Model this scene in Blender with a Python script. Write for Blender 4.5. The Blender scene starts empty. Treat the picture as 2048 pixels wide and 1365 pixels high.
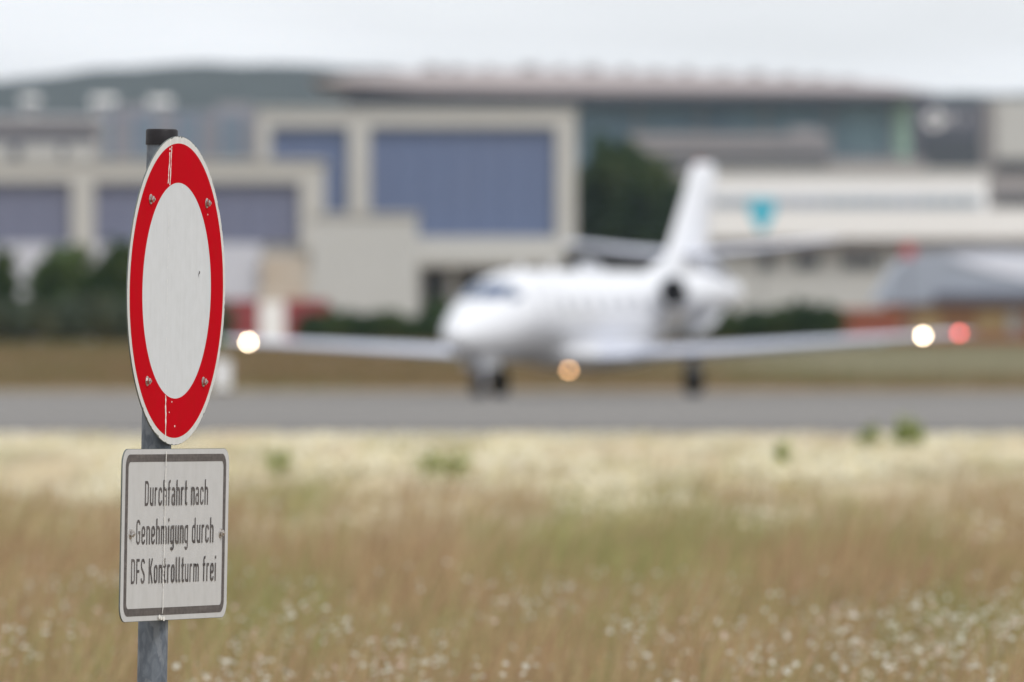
import bpy, math, random
import numpy as np
from mathutils import Vector, Matrix
from math import sin, cos, pi, radians, sqrt, log

random.seed(7)
RNG = np.random.default_rng(11)
SC = bpy.context.scene
COL = SC.collection

# ------------------------------------------------------------------ camera
FPX = 22755.5            # focal length in photograph pixels (400 mm on 36 mm, 2048 px wide)
CAMZ = 1.30
HOR = 675.0              # horizon row in the photograph
cam_d = bpy.data.cameras.new("camera")
cam = bpy.data.objects.new("camera", cam_d)
COL.objects.link(cam)
cam.location = (0, 0, CAMZ)
cam.rotation_euler = (radians(90), 0, 0)
cam_d.lens = 400
cam_d.sensor_width = 36
cam_d.shift_y = -(682.5 - HOR) / 2048
cam_d.clip_start = 0.1
cam_d.clip_end = 30000
cam_d.dof.use_dof = True
cam_d.dof.focus_distance = 22.0
cam_d.dof.aperture_fstop = 8.5
cam_d.dof.aperture_blades = 0
SC.camera = cam

# ------------------------------------------------------------------ world
SUN_EL, SUN_AZ = 52.0, 140.0      # azimuth clockwise from +Y (view direction)
w = bpy.data.worlds.new("World")
SC.world = w
w.use_nodes = True
nt = w.node_tree
nt.nodes.clear()
N = nt.nodes.new
L = nt.links.new
out = N('ShaderNodeOutputWorld')
bg = N('ShaderNodeBackground')
sky = N('ShaderNodeTexSky')
sky.sky_type = 'NISHITA'
sky.sun_disc = False
sky.sun_elevation = radians(SUN_EL)
sky.sun_rotation = radians(SUN_AZ)
sky.air_density = 1.0
sky.dust_density = 2.0
hsv = N('ShaderNodeHueSaturation')
hsv.inputs['Saturation'].default_value = 0.8
hsv.inputs['Value'].default_value = 1.0
tc = N('ShaderNodeTexCoord')
mp = N('ShaderNodeMapping')
mp.inputs['Scale'].default_value = (14, 14, 120)
nz = N('ShaderNodeTexNoise')
nz.inputs['Scale'].default_value = 1.0
nz.inputs['Detail'].default_value = 3
cr = N('ShaderNodeValToRGB')
cr.color_ramp.elements[0].position = 0.38
cr.color_ramp.elements[0].color = (0, 0, 0, 1)
cr.color_ramp.elements[1].position = 0.68
cr.color_ramp.elements[1].color = (1, 1, 1, 1)
mx = N('ShaderNodeMix')
mx.data_type = 'RGBA'
WORLD_STR = 0.10
CLOUD = 10.7
mx.inputs['B'].default_value = (CLOUD * 0.975, CLOUD, CLOUD * 1.035, 1)
ml = N('ShaderNodeMath')
ml.operation = 'MULTIPLY_ADD'
ml.inputs[1].default_value = 0.20
ml.inputs[2].default_value = 0.78
L(tc.outputs['Generated'], mp.inputs['Vector'])
L(mp.outputs['Vector'], nz.inputs['Vector'])
L(nz.outputs['Fac'], cr.inputs['Fac'])
L(cr.outputs['Color'], ml.inputs[0])
L(ml.outputs[0], mx.inputs['Factor'])
L(sky.outputs['Color'], hsv.inputs['Color'])
L(hsv.outputs['Color'], mx.inputs['A'])
L(mx.outputs['Result'], bg.inputs['Color'])
bg.inputs['Strength'].default_value = WORLD_STR
L(bg.outputs[0], out.inputs['Surface'])

# ------------------------------------------------------------------ sun
sd = bpy.data.lights.new("sun", 'SUN')
sd.energy = 1.8
sd.angle = radians(12)
sd.color = (1.0, 0.97, 0.93)
sun = bpy.data.objects.new("sun", sd)
COL.objects.link(sun)
sdir = Vector((sin(radians(SUN_AZ)) * cos(radians(SUN_EL)),
               cos(radians(SUN_AZ)) * cos(radians(SUN_EL)), sin(radians(SUN_EL))))
sun.rotation_euler = sdir.to_track_quat('Z', 'Y').to_euler()
sun.location = (0, 0, 50)

SC.view_settings.view_transform = 'Standard'
SC.view_settings.look = 'None'
SC.view_settings.exposure = 0.0
SC.view_settings.gamma = 1.0
SC.render.engine = 'CYCLES'
SC.cycles.use_denoising = True
SC.cycles.use_adaptive_sampling = False
SC.cycles.max_bounces = 5
SC.cycles.transparent_max_bounces = 4
SC.cycles.volume_bounces = 0
SC.cycles.sample_clamp_indirect = 4.0


# ------------------------------------------------------------------ helpers
def PX(px, Y):
    return (px - 1024.0) / FPX * Y


def PZ(py, Y):
    return CAMZ + (HOR - py) / FPX * Y


MATS = {}


def mat(name, color, rough=0.7, metal=0.0, noise=None, bump=0.0, spec=0.5, emit=None, coat=0.0,
        stretch=(1, 1, 1)):
    """noise = (scale, amount, second colour)"""
    if name in MATS:
        return MATS[name]
    m = bpy.data.materials.new(name)
    m.use_nodes = True
    t = m.node_tree
    b = t.nodes['Principled BSDF']
    b.inputs['Base Color'].default_value = (*color, 1)
    b.inputs['Roughness'].default_value = rough
    b.inputs['Metallic'].default_value = metal
    b.inputs['Specular IOR Level'].default_value = spec
    b.inputs['Coat Weight'].default_value = coat
    if noise or bump:
        tcn = t.nodes.new('ShaderNodeTexCoord')
        mpn = t.nodes.new('ShaderNodeMapping')
        mpn.inputs['Scale'].default_value = stretch
        nn = t.nodes.new('ShaderNodeTexNoise')
        nn.inputs['Scale'].default_value = noise[0] if noise else 10
        nn.inputs['Detail'].default_value = 5
        nn.inputs['Roughness'].default_value = 0.6
        t.links.new(tcn.outputs['Object'], mpn.inputs['Vector'])
        t.links.new(mpn.outputs['Vector'], nn.inputs['Vector'])
        if noise:
            r = t.nodes.new('ShaderNodeValToRGB')
            r.color_ramp.elements[0].position = 0.35
            r.color_ramp.elements[1].position = 0.65
            r.color_ramp.elements[0].color = (*color, 1)
            k = noise[1]
            c2 = noise[2]
            r.color_ramp.elements[1].color = (*[color[i] * (1 - k) + c2[i] * k for i in range(3)], 1)
            t.links.new(nn.outputs['Fac'], r.inputs['Fac'])
            t.links.new(r.outputs['Color'], b.inputs['Base Color'])
        if bump:
            bp = t.nodes.new('ShaderNodeBump')
            bp.inputs['Strength'].default_value = bump
            bp.inputs['Distance'].default_value = 0.02
            t.links.new(nn.outputs['Fac'], bp.inputs['Height'])
            t.links.new(bp.outputs['Normal'], b.inputs['Normal'])
    if emit:
        b.inputs['Emission Color'].default_value = (*emit[0], 1)
        b.inputs['Emission Strength'].default_value = emit[1]
    MATS[name] = m
    return m


def attr_mat(name, rough=0.8, transl=0.0):
    """material whose own colour comes from a per-leaf / per-blade colour attribute"""
    m = bpy.data.materials.new(name)
    m.use_nodes = True
    t = m.node_tree
    b = t.nodes['Principled BSDF']
    a = t.nodes.new('ShaderNodeAttribute')
    a.attribute_name = 'Col'
    t.links.new(a.outputs['Color'], b.inputs['Base Color'])
    b.inputs['Roughness'].default_value = rough
    b.inputs['Specular IOR Level'].default_value = 0.2
    if transl > 0:
        tr = t.nodes.new('ShaderNodeBsdfTranslucent')
        t.links.new(a.outputs['Color'], tr.inputs['Color'])
        ms = t.nodes.new('ShaderNodeMixShader')
        ms.inputs[0].default_value = transl
        o = t.nodes['Material Output']
        t.links.new(b.outputs[0], ms.inputs[1])
        t.links.new(tr.outputs[0], ms.inputs[2])
        t.links.new(ms.outputs[0], o.inputs['Surface'])
    MATS[name] = m
    return m


class MB:
    """collects faces, builds ONE mesh object"""
    def __init__(s):
        s.v, s.f = [], []

    def add(s, verts, faces):
        o = len(s.v)
        s.v += [tuple(p) for p in verts]
        s.f += [tuple(i + o for i in f) for f in faces]
        return s

    def box(s, x0, x1, y0, y1, z0, z1):
        x0, x1 = min(x0, x1), max(x0, x1)
        y0, y1 = min(y0, y1), max(y0, y1)
        z0, z1 = min(z0, z1), max(z0, z1)
        v = [(x0, y0, z0), (x1, y0, z0), (x1, y1, z0), (x0, y1, z0),
             (x0, y0, z1), (x1, y0, z1), (x1, y1, z1), (x0, y1, z1)]
        return s.add(v, [(0, 3, 2, 1), (4, 5, 6, 7), (0, 1, 5, 4), (1, 2, 6, 5), (2, 3, 7, 6), (3, 0, 4, 7)])

    def loft(s, rings, cap0=True, cap1=True, closed=True):
        n = len(rings[0])
        o = len(s.v)
        for r in rings:
            s.v += [tuple(p) for p in r]
        for i in range(len(rings) - 1):
            a, b = o + i * n, o + (i + 1) * n
            for j in range(n if closed else n - 1):
                k = (j + 1) % n
                s.f.append((a + j, a + k, b + k, b + j))
        if cap0:
            s.f.append(tuple(o + j for j in range(n))[::-1])
        if cap1:
            e = o + (len(rings) - 1) * n
            s.f.append(tuple(e + j for j in range(n)))
        return s

    def tube(s, p0, p1, r0, r1=None, n=16, cap=True):
        r1 = r0 if r1 is None else r1
        p0, p1 = Vector(p0), Vector(p1)
        d = (p1 - p0).normalized()
        a = d.orthogonal().normalized()
        b = d.cross(a)
        R = []
        for p, r in ((p0, r0), (p1, r1)):
            R.append([p + (a * cos(2 * pi * j / n) + b * sin(2 * pi * j / n)) * r for j in range(n)])
        return s.loft(R, cap, cap)

    def path(s, pts, rad, n=8):
        for i in range(len(pts) - 1):
            s.tube(pts[i], pts[i + 1], rad[i], rad[i + 1], n)
        return s

    def lathe(s, prof, n=32, axis='x', c=(0, 0, 0), cap0=False, cap1=False):
        rings = []
        for a, r in prof:
            ring = []
            for j in range(n):
                t = 2 * pi * j / n
                if axis == 'x':
                    ring.append((c[0] + a, c[1] + r * cos(t), c[2] + r * sin(t)))
                elif axis == 'y':
                    ring.append((c[0] + r * sin(t), c[1] + a, c[2] + r * cos(t)))
                else:
                    ring.append((c[0] + r * cos(t), c[1] + r * sin(t), c[2] + a))
            rings.append(ring)
        return s.loft(rings, cap0, cap1)

    def build(s, name, m, parent=None, smooth=False, mats=None):
        me = bpy.data.meshes.new(name)
        me.from_pydata(s.v, [], s.f)
        me.materials.append(m)
        me.validate()
        me.update()
        if smooth:
            me.polygons.foreach_set('use_smooth', [True] * len(me.polygons))
            try:
                me.set_sharp_from_angle(angle=radians(40))
            except Exception:
                pass
        o = bpy.data.objects.new(name, me)
        COL.objects.link(o)
        if parent is not None:
            o.parent = parent
        return o


def tag(o, label, cat, group=None, kind=None):
    o['label'] = label
    o['category'] = cat
    if group:
        o['group'] = group
    if kind:
        o['kind'] = kind
    return o


def struct(o, label=None):
    o['kind'] = 'structure'
    if label:
        o['label'] = label
    return o


def empty(name, loc, rz=0.0, label=None, cat=None, group=None):
    o = bpy.data.objects.new(name, None)
    o.empty_display_size = 0.3
    o.location = loc
    o.rotation_euler = (0, 0, rz)
    COL.objects.link(o)
    if label:
        tag(o, label, cat, group)
    return o


def copy_tree(o, parent=None):
    c = o.copy()
    COL.objects.link(c)
    if parent is not None:
        c.parent = parent
    for ch in list(o.children):
        copy_tree(ch, c)
    return c


def np_mesh(name, verts, loops, sizes, m, cols=None, parent=None, smooth=False):
    """fast mesh from arrays; cols = per-vertex rgb"""
    me = bpy.data.meshes.new(name)
    me.vertices.add(len(verts))
    me.vertices.foreach_set('co', np.ascontiguousarray(verts, dtype=np.float32).ravel())
    me.loops.add(len(loops))
    me.loops.foreach_set('vertex_index', np.ascontiguousarray(loops, dtype=np.int32))
    me.polygons.add(len(sizes))
    st = np.concatenate(([0], np.cumsum(sizes)[:-1])).astype(np.int32)
    me.polygons.foreach_set('loop_start', st)
    if smooth:
        me.polygons.foreach_set('use_smooth', np.ones(len(sizes), dtype=bool))
    me.materials.append(m)
    me.update(calc_edges=True)
    if cols is not None:
        ca = me.color_attributes.new('Col', 'FLOAT_COLOR', 'POINT')
        c4 = np.ones((len(verts), 4), dtype=np.float32)
        c4[:, :3] = cols
        ca.data.foreach_set('color', c4.ravel())
    o = bpy.data.objects.new(name, me)
    COL.objects.link(o)
    if parent is not None:
        o.parent = parent
    return o


_G = np.random.default_rng(5).random((256, 256))


def vnoise(x, y):
    xi = np.floor(x).astype(int)
    yi = np.floor(y).astype(int)
    fx = x - xi
    fy = y - yi
    fx = fx * fx * (3 - 2 * fx)
    fy = fy * fy * (3 - 2 * fy)
    a = _G[xi % 256, yi % 256]
    b = _G[(xi + 1) % 256, yi % 256]
    c = _G[xi % 256, (yi + 1) % 256]
    d = _G[(xi + 1) % 256, (yi + 1) % 256]
    return (a * (1 - fx) + b * fx) * (1 - fy) + (c * (1 - fx) + d * fx) * fy


def fbm(x, y, o=3):
    s = 0
    a = 0.5
    t = 0
    for i in range(o):
        s = s + a * vnoise(x * 2 ** i + 17 * i, y * 2 ** i + 31 * i)
        t += a
        a *= 0.5
    return s / t


# ------------------------------------------------------------------ ground
def gz(y):
    y = np.asarray(y, dtype=float)
    t = np.clip((y - 300) / 320, 0, 1)
    return 0.85 * t * t * (3 - 2 * t)


m_ground = mat('meadow_soil', (0.25, 0.17, 0.10), 0.95, noise=(0.35, 0.8, (0.22, 0.19, 0.09)), stretch=(1, 0.25, 1))
xs = np.concatenate((np.linspace(-4200, -60, 24), np.linspace(-50, 50, 21), np.linspace(60, 4200, 24)))
ys = np.concatenate((np.linspace(-600, 280, 23), np.linspace(290, 640, 36), np.linspace(700, 6500, 20)))
X, Y = np.meshgrid(xs, ys)
V = np.stack([X.ravel(), Y.ravel(), gz(Y.ravel())], 1)
nx, ny = len(xs), len(ys)
I = (np.arange(ny - 1)[:, None] * nx + np.arange(nx - 1)[None, :]).ravel()
Lp = np.stack([I, I + 1, I + nx + 1, I + nx], 1).ravel()
struct(np_mesh('ground', V, Lp, np.full(len(I), 4), m_ground, smooth=True), 'dry grassy airfield ground')

m_tar = mat('taxiway_concrete', (0.195, 0.182, 0.172), 0.95, spec=.3, noise=(0.12, 0.8, (0.145, 0.137, 0.128)), stretch=(0.35, 0.5, 1))
m_shoulder = mat('taxiway_shoulder', (0.25, 0.21, 0.17), 0.9, noise=(0.5, 0.7, (0.33, 0.28, 0.2)), stretch=(0.3, 1, 1))
MTW = MB()
o = MTW.add([(-500, 126, .004), (500, 126, .004), (500, 274, .004), (-500, 274, .004)], [(0, 1, 2, 3)]).build('taxiway_shoulder', m_shoulder)
struct(o)
o = MB().add([(-500, 143, .008), (500, 143, .008), (500, 263, .008), (-500, 263, .008)], [(0, 1, 2, 3)]).build('taxiway', m_tar)
struct(o, 'grey concrete taxiway crossing behind the flowering meadow')
m_line = mat('taxiway_paint', (0.62, 0.6, 0.52), 0.8, noise=(3, 0.6, (0.4, 0.39, 0.36)))
o = MB().add([(-500, 196, .012), (500, 196, .012), (500, 198.5, .012), (-500, 198.5, .012)], [(0, 1, 2, 3)]).build('taxiway_marking', m_line)
struct(o)

# ------------------------------------------------------------------ meadow
m_grass = attr_mat('meadow_blades', 0.85, 0.25)


def blades(n, y0, y1, dens_pow, hfun, cfun, wfun, xk=0.062, xm=2.5, seed=1, xr=None):
    r = np.random.default_rng(seed)
    u = r.random(n)
    y = y0 * (y1 / y0) ** u if dens_pow == 0 else (y0 ** dens_pow + u * (y1 ** dens_pow - y0 ** dens_pow)) ** (1 / dens_pow)
    if xr is None:
        x = (r.random(n) * 2 - 1) * (xk * y + xm)
    else:
        x = xr[0] + r.random(n) * (xr[1] - xr[0])
    h = hfun(x, y, r)
    wd = wfun(y) * (0.6 + 0.8 * r.random(n))
    a = r.random(n) * 2 * pi
    lean = r.normal(0, 0.22, (n, 2)) * h[:, None]
    lean[:, 0] += 0.26 * h
    dx, dy = np.cos(a) * wd, np.sin(a) * wd
    z = gz(y)
    v = np.empty((n, 5, 3))
    v[:, 0] = np.stack([x - dx, y - dy, z - 0.01], 1)
    v[:, 1] = np.stack([x + dx, y + dy, z - 0.01], 1)
    mxx, myy = x + lean[:, 0] * .35, y + lean[:, 1] * .35
    v[:, 2] = np.stack([mxx + dx * .8, myy + dy * .8, z + h * .55], 1)
    v[:, 3] = np.stack([mxx - dx * .8, myy - dy * .8, z + h * .55], 1)
    v[:, 4] = np.stack([x + lean[:, 0], y + lean[:, 1], z + h], 1)
    c = cfun(x, y, r)
    cols = np.repeat(c, 5, axis=0)
    b = (np.arange(n) * 5)[:, None]
    loops = (b + np.array([[0, 1, 2, 3, 3, 2, 4]])).ravel()
    sizes = np.tile([4, 3], n)
    return v.reshape(-1, 3), loops, sizes, cols


C_BROWN = np.array([.355, .235, .135])
C_PINK = np.array([.42, .28, .195])
C_OLIVE = np.array([.32, .28, .125])
C_GREEN = np.array([.29, .305, .12])
C_CREAM = np.array([.78, .69, .52])
C_STRAW = np.array([.5, .39, .22])


def sstep(a, b, x):
    t = np.clip((x - a) / (b - a), 0, 1)
    return t * t * (3 - 2 * t)


def meadow_col(x, y, r):
    n = len(x)
    ly = np.log(y)
    p1 = fbm(x * 1.9 + 5, ly * 11 + 3)           # patches of green
    p2 = fbm(x * 1.6 + 50, ly * 14 + 11)
    rnd = r.random(n)
    cream = sstep(60, 74, y + (p2 - .5) * 18)
    green = np.clip((p1 - .44) * 5 + .25 * sstep(36, 46, y) * (1 - sstep(60, 72, y)), 0, 1) * (0.16 + 0.74 * sstep(36, 46, y) * (1 - .35 * sstep(60, 74, y))) * .85
    base = np.where((rnd < .55)[:, None], C_BROWN, np.where((rnd < .8)[:, None], C_PINK, C_STRAW))
    base = base + cream[:, None] * ((np.where((rnd < .72 + .2 * p2)[:, None], C_CREAM, C_STRAW)) - base)
    gm = (r.random(n) < green * (1 - .2 * cream))[:, None]
    gc = np.where((r.random(n) < .5)[:, None], C_OLIVE, C_GREEN) * (1 + .45 * cream[:, None])
    c = np.where(gm, gc, base)
    p4 = fbm(x * 2.6 + 150, ly * 24 + 60)
    return c * (0.86 + 0.38 * r.random(n) + .85 * (p4 - .47))[:, None]


def meadow_h(x, y, r):
    p = fbm(x * 1.3 + 9, np.log(y) * 16)
    return (0.13 + 0.2 * p) * (0.6 + .6 * r.random(len(x)))


def tall_col(x, y, r):
    n = len(x)
    p = fbm(x * 1.9 + 5, np.log(y) * 11 + 3)
    g_ = r.random(n) < np.clip((p - .44) * 5 + .15, .06, .9) * (.3 + .7 * sstep(36, 48, y))
    c = np.where(g_[:, None], np.where((r.random(n) < .5)[:, None], C_GREEN * .95, C_OLIVE),
                 np.where((r.random(n) < .6)[:, None], C_BROWN, C_STRAW * .9))
    return c * (.92 + .38 * r.random(n))[:, None]


def tall_h(x, y, r):
    p = fbm(x * 1.9 + 33, np.log(y) * 20 + 5)
    return (.2 + .34 * np.clip((p - .25) * 1.8, 0, 1)) * (.6 + .6 * r.random(len(x)))


_mh = meadow_h


def meadow_h(x, y, r):
    return _mh(x, y, r) * (1 - .8 * sstep(122, 141, y + 14 * (fbm(x * .7 + 7, y * .2) - .5)))


parts = [blades(48000, 30, 78, 1.2, tall_h, tall_col, lambda y: 0.0021 * (y / 30) ** .8, seed=13),
         blades(255000, 20, 142, 1.3, meadow_h, meadow_col, lambda y: 0.0022 * (y / 30) ** .9, seed=3),
         blades(25000, 6, 20, 1.5, meadow_h, meadow_col, lambda y: 0.003 + 0 * y, seed=4)]


def join(parts):
    vs, ls, ss, cs = [], [], [], []
    o = 0
    for v, l, s, c in parts:
        vs.append(v)
        ls.append(l + o)
        ss.append(s)
        cs.append(c)
        o += len(v)
    return np.concatenate(vs), np.concatenate(ls), np.concatenate(ss), np.concatenate(cs)


v, l, s, c = join(parts)
g = np_mesh('meadow_grass', v, l, s, m_grass, c)
tag(g, 'dry brown and green meadow grass in front of the taxiway', 'grass', kind='stuff')


def far_col(x, y, r):
    n = len(x)
    p = fbm(x * .12 + 3, np.log(y) * 12)
    pale = sstep(4, 12, x + (p - .5) * 6) * sstep(318, 350, y) * (1 - sstep(520, 560, y))
    rnd = r.random(n)
    base = np.where((rnd < .6)[:, None], np.array([.225, .155, .085]), np.array([.17, .135, .06]))
    pc = np.array([.33, .33, .23])
    c = base + (pale * .8)[:, None] * (pc - base)
    gr = r.random(n) < np.clip((p - .55) * 3, 0, .6)
    c = np.where(gr[:, None], np.array([.14, .16, .06]), c)
    return c * (0.8 + .4 * r.random(n))[:, None]


v, l, s, c = blades(95000, 274, 640, 1.0, lambda x, y, r: (.12 + .18 * r.random(len(x))) * (1 + .4 * fbm(x * .3, y * .05)),
                    far_col, lambda y: .012 * (y / 300), xk=.055, xm=6, seed=8)
g = np_mesh('verge_grass', v, l, s, m_grass, c)
tag(g, 'brown rough grass on the far side of the taxiway', 'grass', kind='stuff')

# flowers: little domed heads on stems
m_flow = attr_mat('flower_petals', 0.7, 0.2)


def flowers(n, y0, y1, keep, hfun, rfun, cfun, seed, pw=1.5, xk=.06, xm=2.0):
    r = np.random.default_rng(seed)
    u = r.random(n)
    y = (y0 ** pw + u * (y1 ** pw - y0 ** pw)) ** (1 / pw)
    x = (r.random(n) * 2 - 1) * (xk * y + xm)
    k = r.random(n) < keep(x, y)
    x, y = x[k], y[k]
    n = len(x)
    h = hfun(x, y, r)
    R = rfun(y) * (.7 + .6 * r.random(n))
    z = gz(y) + h
    tx, ty = r.normal(0, .5, n), r.normal(0, .5, n) - .3
    nrm = np.stack([tx, ty, np.ones(n)], 1)
    nrm /= np.linalg.norm(nrm, axis=1)[:, None]
    a = np.cross(nrm, np.array([0, 1.0, 0.05]))
    a /= np.linalg.norm(a, axis=1)[:, None]
    b = np.cross(nrm, a)
    ctr = np.stack([x, y, z], 1)
    v = np.empty((n, 10, 3))
    for j in range(6):
        t = 2 * pi * j / 6
        v[:, j] = ctr + (a * cos(t) + b * sin(t)) * R[:, None]
    v[:, 6] = ctr + nrm * (R * .35)[:, None]
    sw = .0012 * (y / 30)
    v[:, 7] = np.stack([x - sw, y, gz(y)], 1)
    v[:, 8] = np.stack([x + sw, y, gz(y)], 1)
    v[:, 9] = ctr - nrm * .001
    c = cfun(x, y, r)
    cols = np.repeat(c[:, None, :], 10, axis=1)
    cols[:, 7:10] = [.2, .2, .08]
    bb = (np.arange(n) * 10)[:, None]
    tri = []
    for j in range(6):
        tri += [j, (j + 1) % 6, 6]
    tri += [7, 8, 9]
    loops = (bb + np.array([tri])).ravel()
    return v.reshape(-1, 3), loops, np.full(n * 7, 3), cols.reshape(-1, 3)


def keep_near(x, y):
    p = fbm(x * 2.4 + 20, np.log(y) * 30 + 7)
    return np.clip((p - .52) * 7, .03, 1) * (1 - sstep(40, 51, y))


def keep_far(x, y):
    p = fbm(x * 1.9 + 70, np.log(y) * 17 + 7)
    return np.clip((p - .42) * 7, .04, 1) * (1 - .85 * sstep(118, 134, y + (p - .5) * 20)) * sstep(62, 76, y + (p - .5) * 20)


def white_c(x, y, r):
    n = len(x)
    return np.where((r.random(n) < .8)[:, None], np.array([.62, .61, .53]), np.array([.60, .45, .38])) * (.85 + .15 * r.random(n))[:, None]


def cream_c(x, y, r):
    n = len(x)
    q = r.random(n)[:, None]
    return np.where(q < .7, np.array([.85, .78, .56]), np.where(q < .9, np.array([.8, .8, .7]), np.array([.6, .5, .16])))


f = join([flowers(26000, 24, 52, keep_near, lambda x, y, r: .2 + .16 * r.random(len(x)), lambda y: .0088 + 0 * y, white_c, 21),
          flowers(105000, 60, 138, keep_far, lambda x, y, r: (.16 + .12 * r.random(len(x))) * (1 - .7 * sstep(122, 140, y)), lambda y: .014 * (y / 80) ** .5, cream_c, 22, pw=2)])
g = np_mesh('meadow_flowers', *f[:3], m_flow, f[3])
tag(g, 'small white and cream wild flowers scattered through the meadow', 'flowers', kind='stuff')

# ------------------------------------------------------------------ leafy things
m_leaf = attr_mat('leaf_mass', 0.75, 0.15)
m_bark = mat('bark', (.09, .07, .05), .9, noise=(6, .6, (.05, .04, .03)), bump=.5)


def leaf_cloud(name, centers, radii, n, size, cols, parent, seed=0, squash=1.0):
    """many leaf-sized faces spread through several lumpy ellipsoids"""
    r = np.random.default_rng(seed)
    centers = np.array(centers)
    radii = np.array(radii)
    wts = radii[:, 0] * radii[:, 1] * radii[:, 2]
    wts = wts ** .75
    ci = r.choice(len(centers), n, p=wts / wts.sum())
    d = r.normal(0, 1, (n, 3))
    d /= np.linalg.norm(d, axis=1)[:, None]
    rr = r.random(n) ** (1 / 2.2)
    # lumpy outline
    lump = 1 + .18 * np.sin(d[:, 0] * 7 + ci) * np.sin(d[:, 2] * 6 + ci * 2) + .1 * np.sin(d[:, 1] * 13 + ci)
    p = centers[ci] + d * radii[ci] * (rr * lump)[:, None]
    a = r.normal(0, 1, (n, 3))
    a /= np.linalg.norm(a, axis=1)[:, None]
    b = np.cross(a, r.normal(0, 1, (n, 3)))
    b /= np.linalg.norm(b, axis=1)[:, None] + 1e-9
    s = size * (.6 + .8 * r.random(n))[:, None]
    v = np.empty((n, 4, 3))
    v[:, 0] = p - a * s
    v[:, 1] = p - b * s * .6
    v[:, 2] = p + a * s
    v[:, 3] = p + b * s * .6
    pal = np.array(cols)
    clump = (np.sin(p[:, 0] * 1.3 / (size * 4)) + np.sin(p[:, 2] * 1.1 / (size * 4) + 1) + r.normal(0, 1, n)) * .5
    k = np.clip(((clump + 1.5) / 3 * len(pal)).astype(int), 0, len(pal) - 1)
    c = pal[k] * (.8 + .4 * r.random(n))[:, None]
    cc = np.repeat(c, 4, axis=0)
    return np_mesh(name, v.reshape(-1, 3), np.arange(n * 4), np.full(n, 4), m_leaf, cc, parent)


GREEN = [(.018, .042, .016), (.028, .060, .02), (.05, .085, .025), (.085, .11, .03)]
GREEN2 = [(.04, .075, .026), (.06, .105, .034), (.085, .135, .04), (.11, .15, .05)]


def tree(px, ptop, pbot, Yd, wpx, label, group, n=7000, pal=GREEN, seed=0, lobes=9, leaf=.28, trunk_frac=.25, name='tree'):
    r = random.Random(seed)
    x = PX(px, Yd)
    base = float(gz(Yd))
    top = PZ(ptop, Yd)
    W = wpx / FPX * Yd / 2
    H = top - base
    root = empty(name, (x, Yd, base), 0, label, 'tree', group)
    zc0 = H * trunk_frac
    tr = MB()
    tr.path([(0, 0, -.2), (.1 * W * .3, 0, H * .3), (-.05 * W, .1, H * .6), (0, 0, H * .85)],
            [H * .028, H * .022, H * .014, H * .004], 10)
    for i in range(7):
        a = i * 2.4
        z0 = H * (.25 + .07 * i)
        tr.tube((0, 0, z0), (cos(a) * W * .6, sin(a) * W * .6, z0 + H * .2), H * .011, H * .003, 6)
    tr.build('trunk', m_bark, root, True)
    cs, rs = [], []
    ch = H - zc0
    cs.append((0, 0, zc0 + ch * .5))
    rs.append((W * .72, W * .72, ch * .46))
    for i in range(lobes):
        a = i * 2.399 + r.random()
        t = (i + .5) / lobes
        zz = zc0 + ch * (.15 + .7 * t)
        k = W * (.62 - .35 * abs(t - .4) * 1.3)
        cs.append((cos(a) * k, sin(a) * k, zz))
        q = W * (.34 + .14 * r.random())
        rs.append((q, q, min(q * .9, ch * .3)))
    leaf_cloud('crown', cs, rs, n, leaf, pal, root, seed)
    return root


def hedge(px0, px1, ptop, Yd, label, n=5000, pal=GREEN, seed=0, depth=3.0, leaf=.16, cat='hedge', name='hedge', lump=.25):
    r = random.Random(seed)
    x0, x1 = PX(px0, Yd), PX(px1, Yd)
    base = float(gz(Yd))
    H = PZ(ptop, Yd) - base
    root = empty(name, ((x0 + x1) / 2, Yd, base), 0, label, cat)
    m = max(3, int((x1 - x0) / (H * .55)))
    cs, rs = [], []
    hw = (x1 - x0) / 2
    for i in range(m + 1):
        xx = -hw + 2 * hw * i / m
        hh = H * (1 - lump * r.random())
        cs.append((xx * .96, r.uniform(-.3, .3), hh * .52))
        rs.append((max(H * .42, hw / m * 1.1), depth / 2, hh * .5))
        MB().tube((xx * .94, 0, -.1), (xx * .94 + r.uniform(-.3, .3), 0, hh * .6), .06, .02, 6).build('stem', m_bark, root)
    leaf_cloud('foliage', cs, rs, n, leaf, pal, root, seed)
    return root


# trees right of the big hangar
tree(1212, 262, 0, 1050, 185, 'tall dark tree against the right end of the big hangar', 'trees between hangar and white building', seed=1, n=14000, leaf=.32)
tree(1292, 296, 0, 1040, 165, 'middle dark tree of the three right of the big hangar', 'trees between hangar and white building', seed=2, n=13000, leaf=.32)
tree(1356, 345, 0, 1030, 125, 'shortest dark tree just behind the jet tail fin', 'trees between hangar and white building', seed=3, n=9000, leaf=.32)
tree(1170, 330, 0, 1056, 60, 'narrow dark tree squeezed beside the hangar corner', 'trees between hangar and white building', seed=4, n=4000)
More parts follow.
